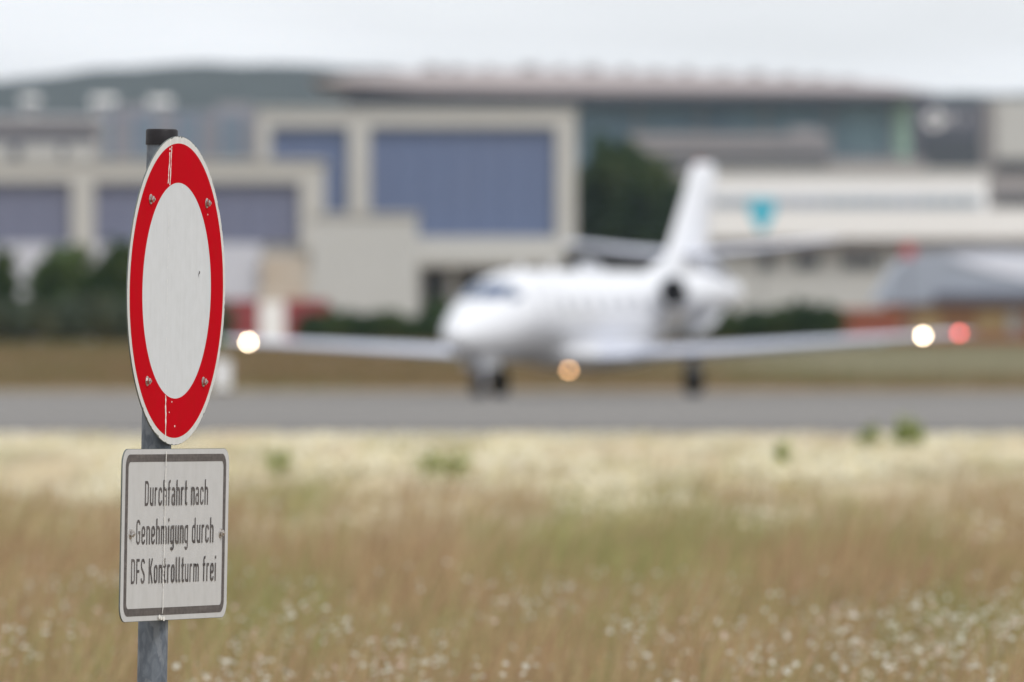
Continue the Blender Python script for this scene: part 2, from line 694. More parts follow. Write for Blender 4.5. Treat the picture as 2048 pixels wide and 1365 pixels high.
# left row
tree(2, 486, 0, 620, 90, 'dark green tree cut off by the left edge of the picture', 'trees left of the round sign', seed=5, n=5000, pal=GREEN, leaf=.18, trunk_frac=.1)
tree(122, 482, 0, 625, 160, 'lighter green bushy tree left of the round sign', 'trees left of the round sign', seed=6, n=6000, pal=GREEN2, leaf=.18, trunk_frac=.1)
tree(236, 474, 0, 622, 140, 'dark green tree directly behind the left rim of the round sign', 'trees left of the round sign', seed=7, n=6000, pal=GREEN, leaf=.18, trunk_frac=.1)
tree(330, 492, 0, 628, 90, 'dark green tree hidden behind the round sign', 'trees left of the round sign', seed=8, n=4000, pal=GREEN, leaf=.18, trunk_frac=.1)
PALB = [(.065, .085, .055), (.075, .095, .06), (.095, .11, .06), (.12, .11, .05)]
hedge(-80, 440, 590, 600, 'long grey green bramble hedge along the ground behind the round sign', n=16000, pal=PALB, seed=11, depth=5)
hedge(615, 905, 618, 600, 'dark green hedge in front of the beige box building', n=12000, seed=12)
hedge(880, 1000, 590, 604, 'small bush behind the nose of the jet', n=3500, pal=GREEN2, seed=13, name='bush', cat='bush')
hedge(1400, 1660, 602, 600, 'dark green hedge behind the jet tail and left wing', n=12000, seed=14)

# green weeds standing in the flowers
m_stem = mat('weed_stem', (.12, .15, .05), .8, noise=(20, .5, (.08, .1, .04)))


def weed(px, ptop, Yd, wpx, label, n, pal, seed):
    x = PX(px, Yd)
    H = PZ(ptop, Yd)
    W = wpx / FPX * Yd / 2
    root = empty('weed_plant', (x, Yd, 0), 0, label, 'weed', 'green weeds in the flowering meadow')
    r = random.Random(seed)
    st = MB()
    cs, rs = [], []
    for i in range(6):
        a = i * 1.05
        e = (cos(a) * W * .6, sin(a) * W * .6, H * (.75 + .25 * r.random()))
        st.tube((0, 0, -.02), e, .006, .003, 6)
        cs.append((e[0] * .8, e[1] * .8, e[2] * .7))
        rs.append((W * .4, W * .4, H * .32))
    st.build('stem', m_stem, root)
    for i in range(5):
        a = i * 1.3 + .5
        cs.append((cos(a) * W * .85, sin(a) * W * .85, H * r.uniform(.3, .7)))
        rs.append((W * .5, W * .5, H * .28))
    leaf_cloud('leaves', cs, rs, n, .028, pal, root, seed)


WG = [(.26, .31, .10), (.33, .38, .13), (.40, .44, .16), (.28, .34, .12)]
WG2 = [(.40, .42, .18), (.36, .42, .15), (.46, .45, .21), (.32, .36, .13)]
weed(1812, 826, 112, 62, 'bright green leafy weed standing up against the taxiway edge', 600, WG, 1)
weed(1738, 845, 112, 44, 'small green weed left of the bright weed by the taxiway', 350, WG, 2)
weed(1562, 872, 96, 34, 'olive weed in the cream flowers below the left wing', 260, WG2, 3)
weed(888, 886, 88, 95, 'olive green weed below the jet nose wheel', 420, WG2, 4)
weed(560, 892, 92, 50, 'olive green weed just right of the traffic sign', 170, WG2, 5)

# ------------------------------------------------------------------ hills
def ridge(px):
    pts = [(-9000, 300), (-4000, 260), (-1500, 215), (-600, 185), (0, 158), (200, 134), (400, 122), (600, 128), (800, 140), (1100, 168), (1500, 196),
           (1850, 186), (2048, 176), (2600, 168), (4000, 200), (9000, 260), (12000, 300)]
    return np.interp(px, [p[0] for p in pts], [p[1] for p in pts])


hx = np.linspace(-2600, 2600, 420)
hy = np.linspace(2150, 4300, 60)
HX, HY = np.meshgrid(hx, hy)
px = HX / 3900 * FPX + 1024
top = CAMZ + (HOR - ridge(px)) / FPX * 3900
t = np.clip((HY - 2150) / (3900 - 2150), 0, 1.3)
prof = np.where(t <= 1, t ** 1.15, 1 - (t - 1) * .5)
HZ = .85 + (top - .85) * prof + (fbm(HX / 24, HY / 24, 2) - .5) * 5 * np.clip(t * 4, 0, 1) - 1
n1, n2 = len(hx), len(hy)
I = (np.arange(n2 - 1)[:, None] * n1 + np.arange(n1 - 1)[None, :]).ravel()
Lp = np.stack([I, I + 1, I + n1 + 1, I + n1], 1).ravel()
m_hill = mat('wooded_hill', (.012, .026, .028), .95, noise=(.012, .8, (.032, .045, .042)))
struct(np_mesh('hills', np.stack([HX.ravel(), HY.ravel(), HZ.ravel()], 1), Lp, np.full(len(I), 4), m_hill, smooth=True),
       'low wooded hill on the skyline')


def hill_z(x, y):
    p = x / 3900 * FPX + 1024
    tp = CAMZ + (HOR - float(ridge(p))) / FPX * 3900
    tt = min(max((y - 2150) / (3900 - 2150), 0), 1)
    return .85 + (tp - .85) * tt ** 1.15 - 1


# ------------------------------------------------------------------ buildings
m_beige = mat('beige_cladding', (.50, .49, .46), .7, noise=(.3, .4, (.45, .44, .42)))
m_blue = mat('blue_grey_door_panel', (.115, .155, .27), .6, noise=(.15, .4, (.13, .16, .26)))
m_lilac = mat('lilac_grey_door_panel', (.15, .165, .25), .6, noise=(.15, .4, (.18, .18, .23)))
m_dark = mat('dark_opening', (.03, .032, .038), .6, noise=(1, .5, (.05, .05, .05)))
m_pale = mat('pale_render', (.50, .50, .485), .8, noise=(.3, .4, (.46, .46, .44)))
m_white = mat('white_cladding', (.86, .85, .84), .7, noise=(.2, .4, (.8, .79, .78)))
m_whitewall = mat('white_wall', (.55, .56, .62), .7, noise=(.2, .4, (.5, .5, .55)))
m_glass = mat('teal_glazing', (.13, .20, .28), .6, spec=.2, noise=(.045, .9, (.22, .33, .38)), stretch=(1, 1, .3))
m_glassd = mat('dark_glazing', (.05, .06, .075), .3, noise=(.1, .6, (.08, .09, .1)))
m_green = mat('green_glass_panel', (.34, .56, .46), .5, noise=(.2, .5, (.4, .6, .5)))
m_roofpink = mat('pinkish_roof_metal', (.33, .285, .28), .7, noise=(.05, .7, (.38, .32, .31)), stretch=(1, 1, 1))
m_stone = mat('grey_stone_facade', (.32, .30, .30), .8, noise=(.1, .6, (.26, .25, .26)))
m_slate = mat('slate_facade', (.10, .105, .135), .7, noise=(.1, .6, (.07, .08, .10)))
m_red = mat('dark_red_sheet', (.26, .035, .035), .6, noise=(.4, .5, (.2, .04, .06)))
m_brick = mat('red_brick', (.30, .085, .055), .85, noise=(1.5, .6, (.36, .13, .07)))
m_orange = mat('orange_brown_brick', (.40, .22, .115), .85, noise=(.5, .6, (.32, .17, .10)))
m_yellow = mat('yellow_shutter', (.50, .36, .17), .7, noise=(.5, .4, (.45, .33, .2)))
m_bluroof = mat('blue_grey_sheet_roof', (.27, .31, .38), .4, noise=(.05, .8, (.42, .45, .53)))
m_peach = mat('peach_wall', (.50, .44, .37), .8, noise=(.4, .6, (.46, .36, .27)))
m_cyan = mat('cyan_banner', (.06, .46, .62), .6, noise=(1, .3, (.1, .5, .6)))


def wb(name, m, parent, Yd, rects, d0, d1, rx, rz, join=False):
    """rects in photo pixels (x0, x1, ytop, ybot) at distance Yd, built at real size; d0..d1 depth offsets"""
    b = MB()
    for i, (x0, x1, y0, y1) in enumerate(rects):
        if i and name != 'frame':
            b.build(name, m, parent)
            b = MB()
        b.box(PX(x0, Yd) - rx, PX(x1, Yd) - rx, d0, d1, PZ(y0, Yd) - rz, PZ(y1, Yd) - rz)
    return b.build(name, m, parent)


class Bld:
    def __init__(s, name, px, Yd, label, cat='building', group=None):
        s.Y = Yd
        s.rx = PX(px, Yd)
        s.rz = float(gz(Yd))
        s.root = empty(name, (s.rx, Yd, s.rz), 0, label, cat, group)

    def part(s, name, m, rects, d0=0.0, d1=1.0):
        return wb(name, m, s.root, s.Y, rects, d0, d1, s.rx, s.rz)

    def panel(s, name, m, rect, d0, d1, step):
        """panel with proud vertical ribs"""
        x0, x1, y0, y1 = rect
        b = MB()
        X0, X1 = PX(x0, s.Y) - s.rx, PX(x1, s.Y) - s.rx
        Z1, Z0 = PZ(y0, s.Y) - s.rz, PZ(y1, s.Y) - s.rz
        b.box(X0, X1, d0, d1, Z0, Z1)
        k = int((X1 - X0) / step)
        for i in range(1, k):
            xx = X0 + (X1 - X0) * i / k
            b.box(xx - .06, xx + .06, d0 - .08, d0 - .001, Z0 + .05, Z1 - .05)
        return b.build(name, m, s.root)


GB = 700     # a row safely below every building's base
# big hangar (two door bays)
h = Bld('hangar', 835, 1000, 'large beige framed hangar with two blue grey door bays, behind the jet nose', 'hangar')
h.part('wall', m_beige, [(520, 1148, 222, 690)], 1.2, 38)
h.part('frame', m_beige, [(516, 1152, 220, 254), (697, 740, 254, 540), (1112, 1152, 254, 540), (516, 542, 254, 540), (740, 1112, 474, 530)], 0, 1.19)
h.panel('hangar_door', m_blue, (542.5, 696.5, 254.5, 474), .7, 1.18, 2.2)
h.panel('hangar_door', m_blue, (740.5, 1111.5, 254.5, 473.5), .7, 1.18, 2.2)
h.part('canopy', m_beige, [(835, 1155, 512, 532)], -3, -.01)
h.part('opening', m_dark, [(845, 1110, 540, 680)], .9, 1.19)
h.part('pillar', m_pale, [(895, 915, 535, 690)], .0, .89)
h.part('roof', m_pale, [(512, 1156, 214, 219.5)], -.3, 38.5)
# lower hall
h = Bld('hangar', 270, 950, 'low beige framed hall with lilac grey doors, behind the round sign', 'hangar')
h.part('wall', m_pale, [(-260, 640, 327, 690)], 1.2, 26)
h.part('frame', m_beige, [(-262, 642, 325, 364), (143, 188, 364, 500), (600, 642, 364, 500), (-262, -200, 364, 500)], 0, 1.19)
h.panel('hangar_door', m_lilac, (-199.5, 142.5, 364.5, 486), .7, 1.18, 2)
h.panel('hangar_door', m_lilac, (188.5, 599.5, 364.5, 486), .7, 1.18, 2)
h.part('plinth', m_whitewall, [(-199, 142, 487, 690), (189, 522, 487, 690)], .4, 1.19)
h.part('annex_wall', m_peach, [(523, 612, 512, 690)], -.5, 1.19)
h.part('roof', m_pale, [(-268, 648, 319, 324.5)], -.3, 26.5)
# beige box
h = Bld('beige_building', 728, 900, 'plain beige windowless box building left of the jet nose', 'building')
h.part('wall', m_pale, [(622, 834, 432, 690)], 0, 9)
h.part('parapet', m_beige, [(619, 837, 426, 431.7)], -.25, 9.25)
h.part('door', m_dark, [(790, 806, 655, 690)], -.06, -.003)
# red shed with white column between
h = Bld('red_shed', 552, 700, 'low dark red shed with white door behind the right wing of the jet', 'shed')
h.part('wall', m_red, [(440, 518, 600, 700), (570, 655, 600, 700)], 0, 5)
h.part('door', m_white, [(518.5, 569.5, 604, 700)], -.15, 4)
h.part('roof', m_peach, [(515, 600, 582, 598)], .3, 4.8)

# terminal with the long roof
Yt = 1600
t_ = Bld('terminal_building', 1240, Yt, 'long glass terminal with a wide pinkish flat roof under the skyline', 'terminal')
b = MB()
prof = [(620, 152, 162), (700, 138, 172), (850, 130, 184), (1100, 130, 188), (1400, 138, 190), (1650, 148, 192), (1800, 160, 193), (1872, 176, 194)]
rings = []
for (x, y0, y1) in prof:
    X = PX(x, Yt) - t_.rx
    z1, z0 = PZ(y0, Yt) - t_.rz, PZ(y1, Yt) - t_.rz
    zt = z0 + (z1 - z0) * .25
    rings.append([(X, -4, z0), (X, 70, z0), (X, 60, zt), (X, 30, z1), (X, -4, zt)])
b.loft(rings)
b.build('roof', m_roofpink, t_.root)
rr = random.Random(4)
vv = MB()
for i in range(16):
    vv = MB()
    x = 720 + i * 66 + rr.uniform(-12, 12)
    wv = rr.uniform(8, 20)
    zz = np.interp(x, [p[0] for p in prof], [p[1] for p in prof])
    vv.box(PX(x - wv, Yt) - t_.rx, PX(x + wv, Yt) - t_.rx, 26, 36, PZ(zz + 2, Yt) - t_.rz, PZ(zz - rr.uniform(3, 9), Yt) - t_.rz)
    vv.build('roof_vent', m_stone, t_.root)
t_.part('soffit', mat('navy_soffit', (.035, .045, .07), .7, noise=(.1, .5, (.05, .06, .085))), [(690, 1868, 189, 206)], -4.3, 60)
t_.part('glass_facade', m_glass, [(700, 1790, 206, 345)], 0, 60)
t_.part('glass_facade', m_green, [(1791, 1834, 206, 345)], -.5, 50)
t_.part('lower_wall', m_stone, [(700, 1834, 345.5, 690)], 0, 60)
mm = MB()
for i in range(46):
    x = 705 + i * 24
    mm = MB()
    mm.box(PX(x, Yt) - t_.rx - .12, PX(x, Yt) - t_.rx + .12, -.35, -.01, PZ(344, Yt) - t_.rz, PZ(206, Yt) - t_.rz)
    mm.build('mullion', m_glass, t_.root)
t_.part('column', m_stone, [(x, x + 4, 206, 345) for x in range(760, 1790, 128)], -2, -1)
# stepped stone block before it
t2 = Bld('office_block', 1460, 1400, 'grey stone office block stepping up in front of the glass terminal', 'building')
t2.part('wall', m_stone, [(1262, 1660, 268, 690)], 0, 40)
t2.part('wall', m_stone, [(1585, 1640, 255, 267.5)], 4, 20)
t2.part('window_band', m_glassd, [(1268, 1656, 308, 322)], -.15, -.01)
t2.part('window_band', m_glassd, [(1268, 1656, 330, 340)], -.15, -.01)
t2.part('window_band', m_slate, [(1268, 1656, 284, 289)], -.15, -.01)
t3 = Bld('rail_balcony', 1760, 1380, 'dark grey railing terrace between the terminal and white building', 'terrace')
t3.part('deck', m_stone, [(1661, 1850, 318, 690)], 0, 30)
t3.part('railing', m_slate, [(x, x + 5, 296, 317.5) for x in range(1664, 1846, 13)], .2, .5)

# slate building at right with a pale sign
s_ = Bld('slate_building', 1905, 1450, 'dark slate grey block with a pale round emblem, right of the green glass', 'building')
s_.part('wall', m_slate, [(1836, 1984, 206, 690)], 0, 30)
s_.part('window_band', m_glassd, [(1842, 1976, 275, 340)], -.2, -.01)
bb = MB()
bb.lathe([(-.35, 1.15), (-.35, .6), (-.05, .6), (-.05, 1.15), (-.35, 1.15)], 24, 'y', (PX(1868, 1450) - s_.rx, 0, PZ(240, 1450) - s_.rz))
bb.build('emblem', m_white, s_.root)
for k, x in enumerate((1888, 1900, 1925)):
    bb = MB()
    bb.box(PX(x, 1450) - s_.rx, PX(x + 4, 1450) - s_.rx, -.3, -.05, PZ(250, 1450) - s_.rz, PZ(228, 1450) - s_.rz)
    bb.build('letter', m_white, s_.root)
s2 = Bld('tower_block', 2060, 1250, 'pale grey block cut off by the right edge of the picture', 'building')
s2.part('wall', m_stone, [(1982, 2200, 198, 690)], 0, 25)
s2.part('facade', m_pale, [(1992, 2195, 200, 318)], -.4, -.01)
s2.part('window_band', m_glassd, [(1990, 2195, 322, 342)], -.3, -.01)
s2.part('window_band', m_glassd, [(1990, 2195, 392, 410)], -.3, -.01)

# white office
wo = Bld('white_building', 1705, 1100, 'white three storey building with long window strips behind the tail fin', 'building')
wo.part('wall', m_white, [(1424, 1975, 346, 479)], 0, 22)
wo.part('roof', m_pale, [(1420, 1980, 338, 345.5)], -.5, 22.4)
wo.part('balcony_front', m_white, [(1420, 2240, 418, 478)], -2, -.4)
wo.part('window_band', mat('pale_teal_glass', (.22, .27, .31), .5, noise=(.12, .9, (.34, .36, .42)), spec=.2), [(1428, 1960, 394, 416)], -.3, -.01)
wo.part('canopy', m_stone, [(1426, 2200, 480, 505)], -.8, 22)
wo.part('lower_wall', m_pale, [(1430, 1790, 505.5, 690)], 0, 22)
wo.part('lower_wall', m_stone, [(1790.5, 2200, 505.5, 690)], 0, 22)
for (a, c_) in ((1590, 1638), (1688, 1722), (1730, 1756), (1520, 1548)):
    f_ = wo.part('window', m_pale, [(a - 2, c_ + 2, 494 + 14, 540)], -.25, -.01)
    p_ = MB().box(PX(a, 1100) - wo.rx, PX(c_, 1100) - wo.rx, -.3, -.255, PZ(510, 1100) - wo.rz, PZ(538, 1100) - wo.rz).build('pane', m_glassd, f_)
mm = MB()
for i in range(18):
    x = 1440 + i * 30
    mm = MB()
    mm.box(PX(x, 1100) - wo.rx - .1, PX(x, 1100) - wo.rx + .1, -.42, -.302, PZ(416, 1100) - wo.rz, PZ(394, 1100) - wo.rz)
    mm.build('window_mullion', m_pale, wo.root)
# cyan banner
bn = empty('banner', (PX(1524, 1080), 1080, float(gz(1080))), 0, 'bright cyan tapering banner on a pole before the white building', 'banner')
rz_ = float(gz(1080))
z1, z0 = PZ(398, 1080) - rz_, PZ(462, 1080) - rz_
MB().loft([[(-1.3, -.06, z1), (1.3, -.06, z1), (1.3, .06, z1), (-1.3, .06, z1)],
           [(-1.2, -.06, z1 - 1.4), (1.2, -.06, z1 - 1.4), (1.2, .06, z1 - 1.4), (-1.2, .06, z1 - 1.4)],
           [(-.35, -.06, z0), (.35, -.06, z0), (.35, .06, z0), (-.35, .06, z0)]]).build('cloth', m_cyan, bn)
MB().tube((0, .14, -.2), (0, .14, z1 + .2), .07, .05, 10).build('pole', m_slate, bn)

# domed hall at right
dh = Bld('domed_hall', 1990, 760, 'orange brown brick hall with curved blue grey sheet roof at the right', 'hall')
b = MB()
W0 = PX(1752, 760) - dh.rx
R_ = []
prof2 = [(1752, 603), (1768, 575), (1785, 545), (1805, 520), (1840, 505), (1900, 499), (1990, 496), (2100, 500), (2300, 545), (2360, 600)]
for d in (0, .02, 8, 16):
    R_.append([(PX(x, 760) - dh.rx, d * 1.0 - 1.2, PZ(y, 760) - dh.rz) for x, y in prof2] +
              [(PX(2360, 760) - dh.rx, d - 1.2, PZ(608, 760) - dh.rz), (PX(1752, 760) - dh.rx, d - 1.2, PZ(608, 760) - dh.rz)])
b.loft(R_)
b.build('roof', m_bluroof, dh.root, False)
lit_pts = [(1888, 512), (1990, 509), (2210, 513), (2210, 560), (2060, 560), (1985, 545), (1930, 528)]  # lit upper part of the roof, put in as a paler sheet
MB().loft([[(PX(x, 760) - dh.rx, d, PZ(y, 760) - dh.rz) for x, y in lit_pts] for d in (-1.3, -1.21)]).build(
    'lit_roof_patch', mat('lit_roof_sheet', (.72, .75, .85), .5, noise=(.2, .5, (.66, .7, .8))), dh.root)
dh.part('fascia', m_slate, [(1868, 2350, 586, 607)], -1.6, -1.21)
dh.part('wall', m_orange, [(1782, 2340, 609, 715)], 0, 14)
for (a, c_, m_) in ((1828, 1882, m_yellow), (1952, 2012, m_yellow), (2015, 2042, m_pale), (2080, 2130, m_yellow)):
    dh.part('shutter', m_, [(a, c_, 622, 668)], -.25, -.01)
dh.part('plinth', m_brick, [(1782, 2340, 672, 716)], -.4, -.26)
bs = Bld('brick_shed', 1715, 720, 'low red brick shed behind the left wing of the jet', 'shed')
bs.part('wall', m_brick, [(1640, 1800, 628, 716)], 0, 6)
bs.part('roof', mat('orange_tile', (.36, .13, .06), .8, noise=(1, .5, (.3, .1, .06))), [(1634, 1806, 618, 627.5)], -.4, 6.4)
# small red sign board on the dome hall's roof ridge
rs_ = empty('roof_sign', (PX(1817, 745), 745, float(gz(745))), 0, 'small red board on a mast above the curved roof', 'sign')
zb = PZ(505, 745) - float(gz(745))
MB().box(-.4, .4, -.06, .06, zb - .35, zb + .55).build('board', mat('red_board', (.5, .1, .1), .6, noise=(3, .3, (.5, .1, .1))), rs_)
MB().tube((0, .12, 0), (0, .12, zb + .6), .06, .05, 8).build('mast', m_slate, rs_)

# low dark shed between jet back and trees
ds = Bld('dark_shed', 1220, 880, 'low dark shed under the trees behind the jet roof line', 'shed')
ds.part('wall', m_dark, [(1130, 1440, 508, 700)], 0, 6)
ds.part('roof', m_dark, [(1126, 1444, 500, 507.5)], -.4, 6.4)

# left far grey complex under the hill
fl = Bld('long_grey_building', 90, 1500, 'long pale grey flat roofed building below the hill at the left edge', 'building')
fl.part('wall', m_stone, [(-300, 195, 240, 690)], 0, 30)
fl.part('roof', m_whitewall, [(-305, 200, 232, 239.5)], -.6, 30.5)
fl.part('window_band', m_slate, [(-295, 190, 262, 284)], -.2, -.01)
fl.part('wall_panel', m_pale, [(-295, 190, 290, 324)], -.4, -.01)
fl.part('doorway', m_slate, [(20, 42, 292, 324), (120, 132, 292, 324)], -.5, -.41)
fm = Bld('lilac_building', 360, 1650, 'wide lilac grey block behind the top of the sign post', 'building')
fm.part('wall', mat('lilac_wall', (.23, .235, .29), .8, noise=(.08, .8, (.28, .28, .33))), [(196, 530, 224, 690)], 0, 30)
for i in range(11):
    x = 210 + i * 29
    fm.part('window_column', [m_glass, m_stone, m_glass][i % 3], [(x, x + 13, 232, 322)], -.25, -.01)
fm.part('roof_house', m_stone, [(240, 290, 210, 223.5), (430, 500, 206, 223.5)], 4, 18)

# houses on the hillside
m_hw = [mat('house_wall_%s' % n_, c_, .8, noise=(.5, .4, (.4, .38, .36))) for n_, c_ in
        (('cream', (.55, .5, .44)), ('grey', (.34, .33, .35)), ('white', (.85, .83, .8)))]
m_hr = [mat('house_roof_%s' % n_, c_, .85, noise=(.5, .4, (.14, .1, .09))) for n_, c_ in
        (('red', (.2, .1, .075)), ('grey', (.13, .12, .13)))]


def house(w_, d_, h_, rh, wm, rm, label, group):
    root = empty('house', (0, 0, 0), 0, label, 'house', group)
    MB().box(-w_ / 2, w_ / 2, -d_ / 2, d_ / 2, -4, h_).build('wall', wm, root)
    o_ = .5
    MB().add([(-w_ / 2 - o_, -d_ / 2 - o_, h_ + .01), (w_ / 2 + o_, -d_ / 2 - o_, h_ + .01), (w_ / 2 + o_, d_ / 2 + o_, h_ + .01), (-w_ / 2 - o_, d_ / 2 + o_, h_ + .01),
              (-w_ / 2 - o_, 0, h_ + rh), (w_ / 2 + o_, 0, h_ + rh)],
             [(0, 3, 2, 1), (0, 1, 5, 4), (2, 3, 4, 5), (0, 4, 3), (1, 2, 5)]).build('roof', rm, root)
    for i in range(3):
        x = -w_ / 2 + w_ * (i + .5) / 3
        for z in (h_ * .25, h_ * .7):
            MB().box(x - .5, x + .5, -d_ / 2 - .08, -d_ / 2 - .01, z - .6, z + .6).build('window', m_glassd, root)
    return root


grp = 'houses on the hillside'
protos = [house(11, 9, 6, 3.5, m_hw[1], m_hr[0], 'grey house with a dull red roof, one of the blurred houses on the wooded hill', grp),
          house(14, 10, 8, 3.5, m_hw[0], m_hr[1], 'cream house with a grey roof, one of the blurred houses on the wooded hill', grp)]
rr = random.Random(3)
k = 0
for row, (py_, yy) in enumerate(((214, 2500), (200, 2700), (222, 2350), (186, 3000))):
    for j in range(5):
        px_ = 20 + j * 110 + rr.uniform(-40, 40) + row * 12
        src = protos[(row + j) % 2]
        x = PX(px_, yy)
        hgt = hill_z(x, yy)
        o = src if k < 2 and (row + j) % 2 == k else copy_tree(src)
        if o is src:
            k += 1
        o.location = (x, yy, hgt)
        o.rotation_euler = (0, 0, rr.uniform(-.5, .5))
for (px_, py_, wm) in ((60, 208, 8), (207, 209, 11), (320, 212, 10)):
    yy = 2600
    lab = {60: 'pale house high on the hillside at the far left', 207: 'bright white house on the hillside just left of the sign post top',
           320: 'bright white house on the hillside straight above the sign post'}[px_]
    hs = house(wm * .42, 6, 3.0, 1.2, m_hw[2], m_hw[2], lab, None)
    hs.location = (PX(px_, yy), yy, PZ(py_, yy) - 2.5)
    hs.rotation_euler = (0, 0, .1)

# ------------------------------------------------------------------ white taxiway marker
mk = empty('marker_board', (PX(444, 262), 262, .008), 0, 'small white marker board beside the taxiway, right of the round sign', 'marker')
MB().box(-.20, .20, -.06, .06, .12, .78).build('board', m_white, mk)
MB().tube((-.12, 0, 0), (-.12, 0, .12), .025, n=8).build('leg', m_slate, mk)
MB().tube((.12, 0, 0), (.12, 0, .12), .025, n=8).build('leg', m_slate, mk)

# ------------------------------------------------------------------ business jet
YJ = 249.0
jet = empty('business_jet', (PX(1184, YJ), YJ, .008), 0, 'white twin engine business jet taxiing toward the camera with lights on', 'aircraft')
# local: +x nose, +y its left wing, +z up ; nose points left and towards the camera
YAW = 23.0
jet.rotation_euler = (radians(.5), 0, radians(-90 - YAW))
m_paint = mat('aircraft_white_paint', (.76, .77, .80), .3, noise=(.4, .25, (.73, .74, .78)), coat=.4)
m_wing = mat('wing_grey_metal', (.64, .67, .77), .35, metal=.1, noise=(.5, .3, (.55, .57, .65)))
m_ws = mat('cockpit_glass', (.02, .06, .15), .12, noise=(2, .3, (.03, .08, .19)), spec=.5)
m_tyre = mat('tyre_rubber', (.02, .02, .022), .8, noise=(8, .4, (.04, .04, .04)))
m_strut = mat('gear_strut', (.22, .23, .25), .45, metal=.3, noise=(5, .3, (.18, .18, .2)))
m_black = mat('intake_black', (.006, .006, .008), .6, noise=(5, .3, (.012, .012, .012)))
m_chrome = mat('polished_lip', (.75, .75, .76), .18, metal=1.0, noise=(4, .2, (.7, .7, .7)))

secs = [(7.75, 1.31, .02, .02), (7.7, 1.31, .15, .16), (7.52, 1.33, .29, .31), (7.2, 1.37, .43, .46), (6.8, 1.44, .56, .60),
        (6.4, 1.51, .66, .71), (6.05, 1.58, .74, .79), (5.7, 1.66, .80, .84), (5.2, 1.75, .87, .88), (4.6, 1.80, .92, .90), (3.5, 1.81, .93, .91),
        (2, 1.81, .93, .91), (0, 1.81, .93, .91), (-1.5, 1.82, .92, .9), (-2.6, 1.88, .86, .82), (-3.8, 1.99, .72, .66), (-5, 2.14, .52, .46),
        (-6.1, 2.28, .3, .26), (-6.7, 2.36, .1, .09)]
sx = np.array([q[0] for q in secs])


def smooth_sec(x):
    # linear interpolation of a cubic-resampled table
    z = np.interp(-x, -sx, [q[1] for q in secs])
    rz = np.interp(-x, -sx, [q[2] for q in secs])
    ry = np.interp(-x, -sx, [q[3] for q in secs])
    return z, rz, ry


b = MB()
NS = 48
b.loft([[(x, ry * cos(2 * pi * j / NS), z + rz * sin(2 * pi * j / NS)) for j in range(NS)] for x, z, rz, ry in secs])
fus = b.build('fuselage', m_paint, jet, True)


def fus_patch(name, m, x0, x1, a0, a1, parent, nx_=8, na=8, off=.012, warp=None):
    """patch lying on the fuselage between stations and angles (angle 0 = left, 90 = top)"""
    vs, fs = [], []
    for i in range(nx_ + 1):
        x = x0 + (x1 - x0) * i / nx_
        for j in range(na + 1):
            a = a0 + (a1 - a0) * j / na
            xx = x
            if warp:
                xx = warp(x, a, i / nx_)
            z, rz, ry = smooth_sec(xx)
            vs.append((xx, (ry + off) * cos(radians(a)), z + (rz + off) * sin(radians(a))))
    for i in range(nx_):
        for j in range(na):
            q = i * (na + 1) + j
            fs.append((q, q + 1, q + na + 2, q + na + 1))
    o = MB().add(vs, fs).build(name, m, parent, True)
    md = o.modifiers.new('thick', 'SOLIDIFY')
    md.thickness = .008
    return o


# windshield panes (raked): two front, one each side
wp = lambda s: (lambda x, a, t: x - .9 * abs(a - 90) / 60 * .9)
for (a0, a1) in ((92, 128), (52, 88)):
    fus_patch('windshield', m_ws, 6.55, 5.75, a0, a1, fus, warp=lambda x, a, t: x - .35 * (abs(a - 90) / 38) ** 2 - 0.0)
for (a0, a1, xe) in ((132, 158, 5.2), (34, 48, 5.65)):
    fus_patch('side_window', m_ws, 6.05, xe, a0, a1, fus, warp=lambda x, a, t: x - .012 * (abs(a - 90) - 40))
m_cabw = mat('cabin_window_glass', (.62, .63, .67), .25, noise=(2, .3, (.2, .2, .22)))
for sgn in (1, -1):
    for i in range(6):
        x = 3.6 - i * .85
        a = 14 if sgn == 1 else 166
        fus_patch('cabin_window', m_cabw, x + .16, x - .16, a - 9, a + 9, fus, 3, 4, off=.008)
m_seam = mat('door_seam', (.55, .56, .6), .5, noise=(5, .3, (.5, .5, .55)))
fus_patch('cabin_door', m_seam, 4.95, 4.9, -30, 45, fus, 1, 10, .006)
fus_patch('cabin_door', m_seam, 4.2, 4.15, -30, 45, fus, 1, 10, .006)

# belly fairing
b = MB()
fs_ = [(3.2, .95, .05, .2), (2.6, .93, .22, .75), (1.6, .9, .30, 1.0), (0, .89, .32, 1.05), (-1.4, .93, .30, .98), (-2.4, 1.05, .2, .7), (-3.0, 1.2, .05, .2)]
b.loft([[(x, ry * cos(2 * pi * j / 32), z + rz * sin(2 * pi * j / 32)) for j in range(32)] for x, z, rz, ry in fs_])
b.build('belly_fairing', m_paint, jet, True)


def airfoil(c, t, n=14):
    """closed section, x from 0 (leading) to -c"""
    up, lo = [], []
    for i in range(n + 1):
        s_ = (1 - cos(pi * i / n)) / 2
        yt = 5 * t * (.2969 * sqrt(s_) - .126 * s_ - .3516 * s_ ** 2 + .2843 * s_ ** 3 - .1015 * s_ ** 4)
        up.append((-s_ * c, yt * c + .012 * c * sin(pi * s_)))
        lo.append((-s_ * c, -yt * c * .8 + .012 * c * sin(pi * s_)))
    return up + lo[::-1][1:-1]


def wing_mb(stations, sgn):
    """stations: (y, x_le, z, chord, thick)"""
    b = MB()
    b.loft([[(xle + p[0], sgn * y, z + p[1]) for p in airfoil(ch, th)] for y, xle, z, ch, th in stations])
    return b


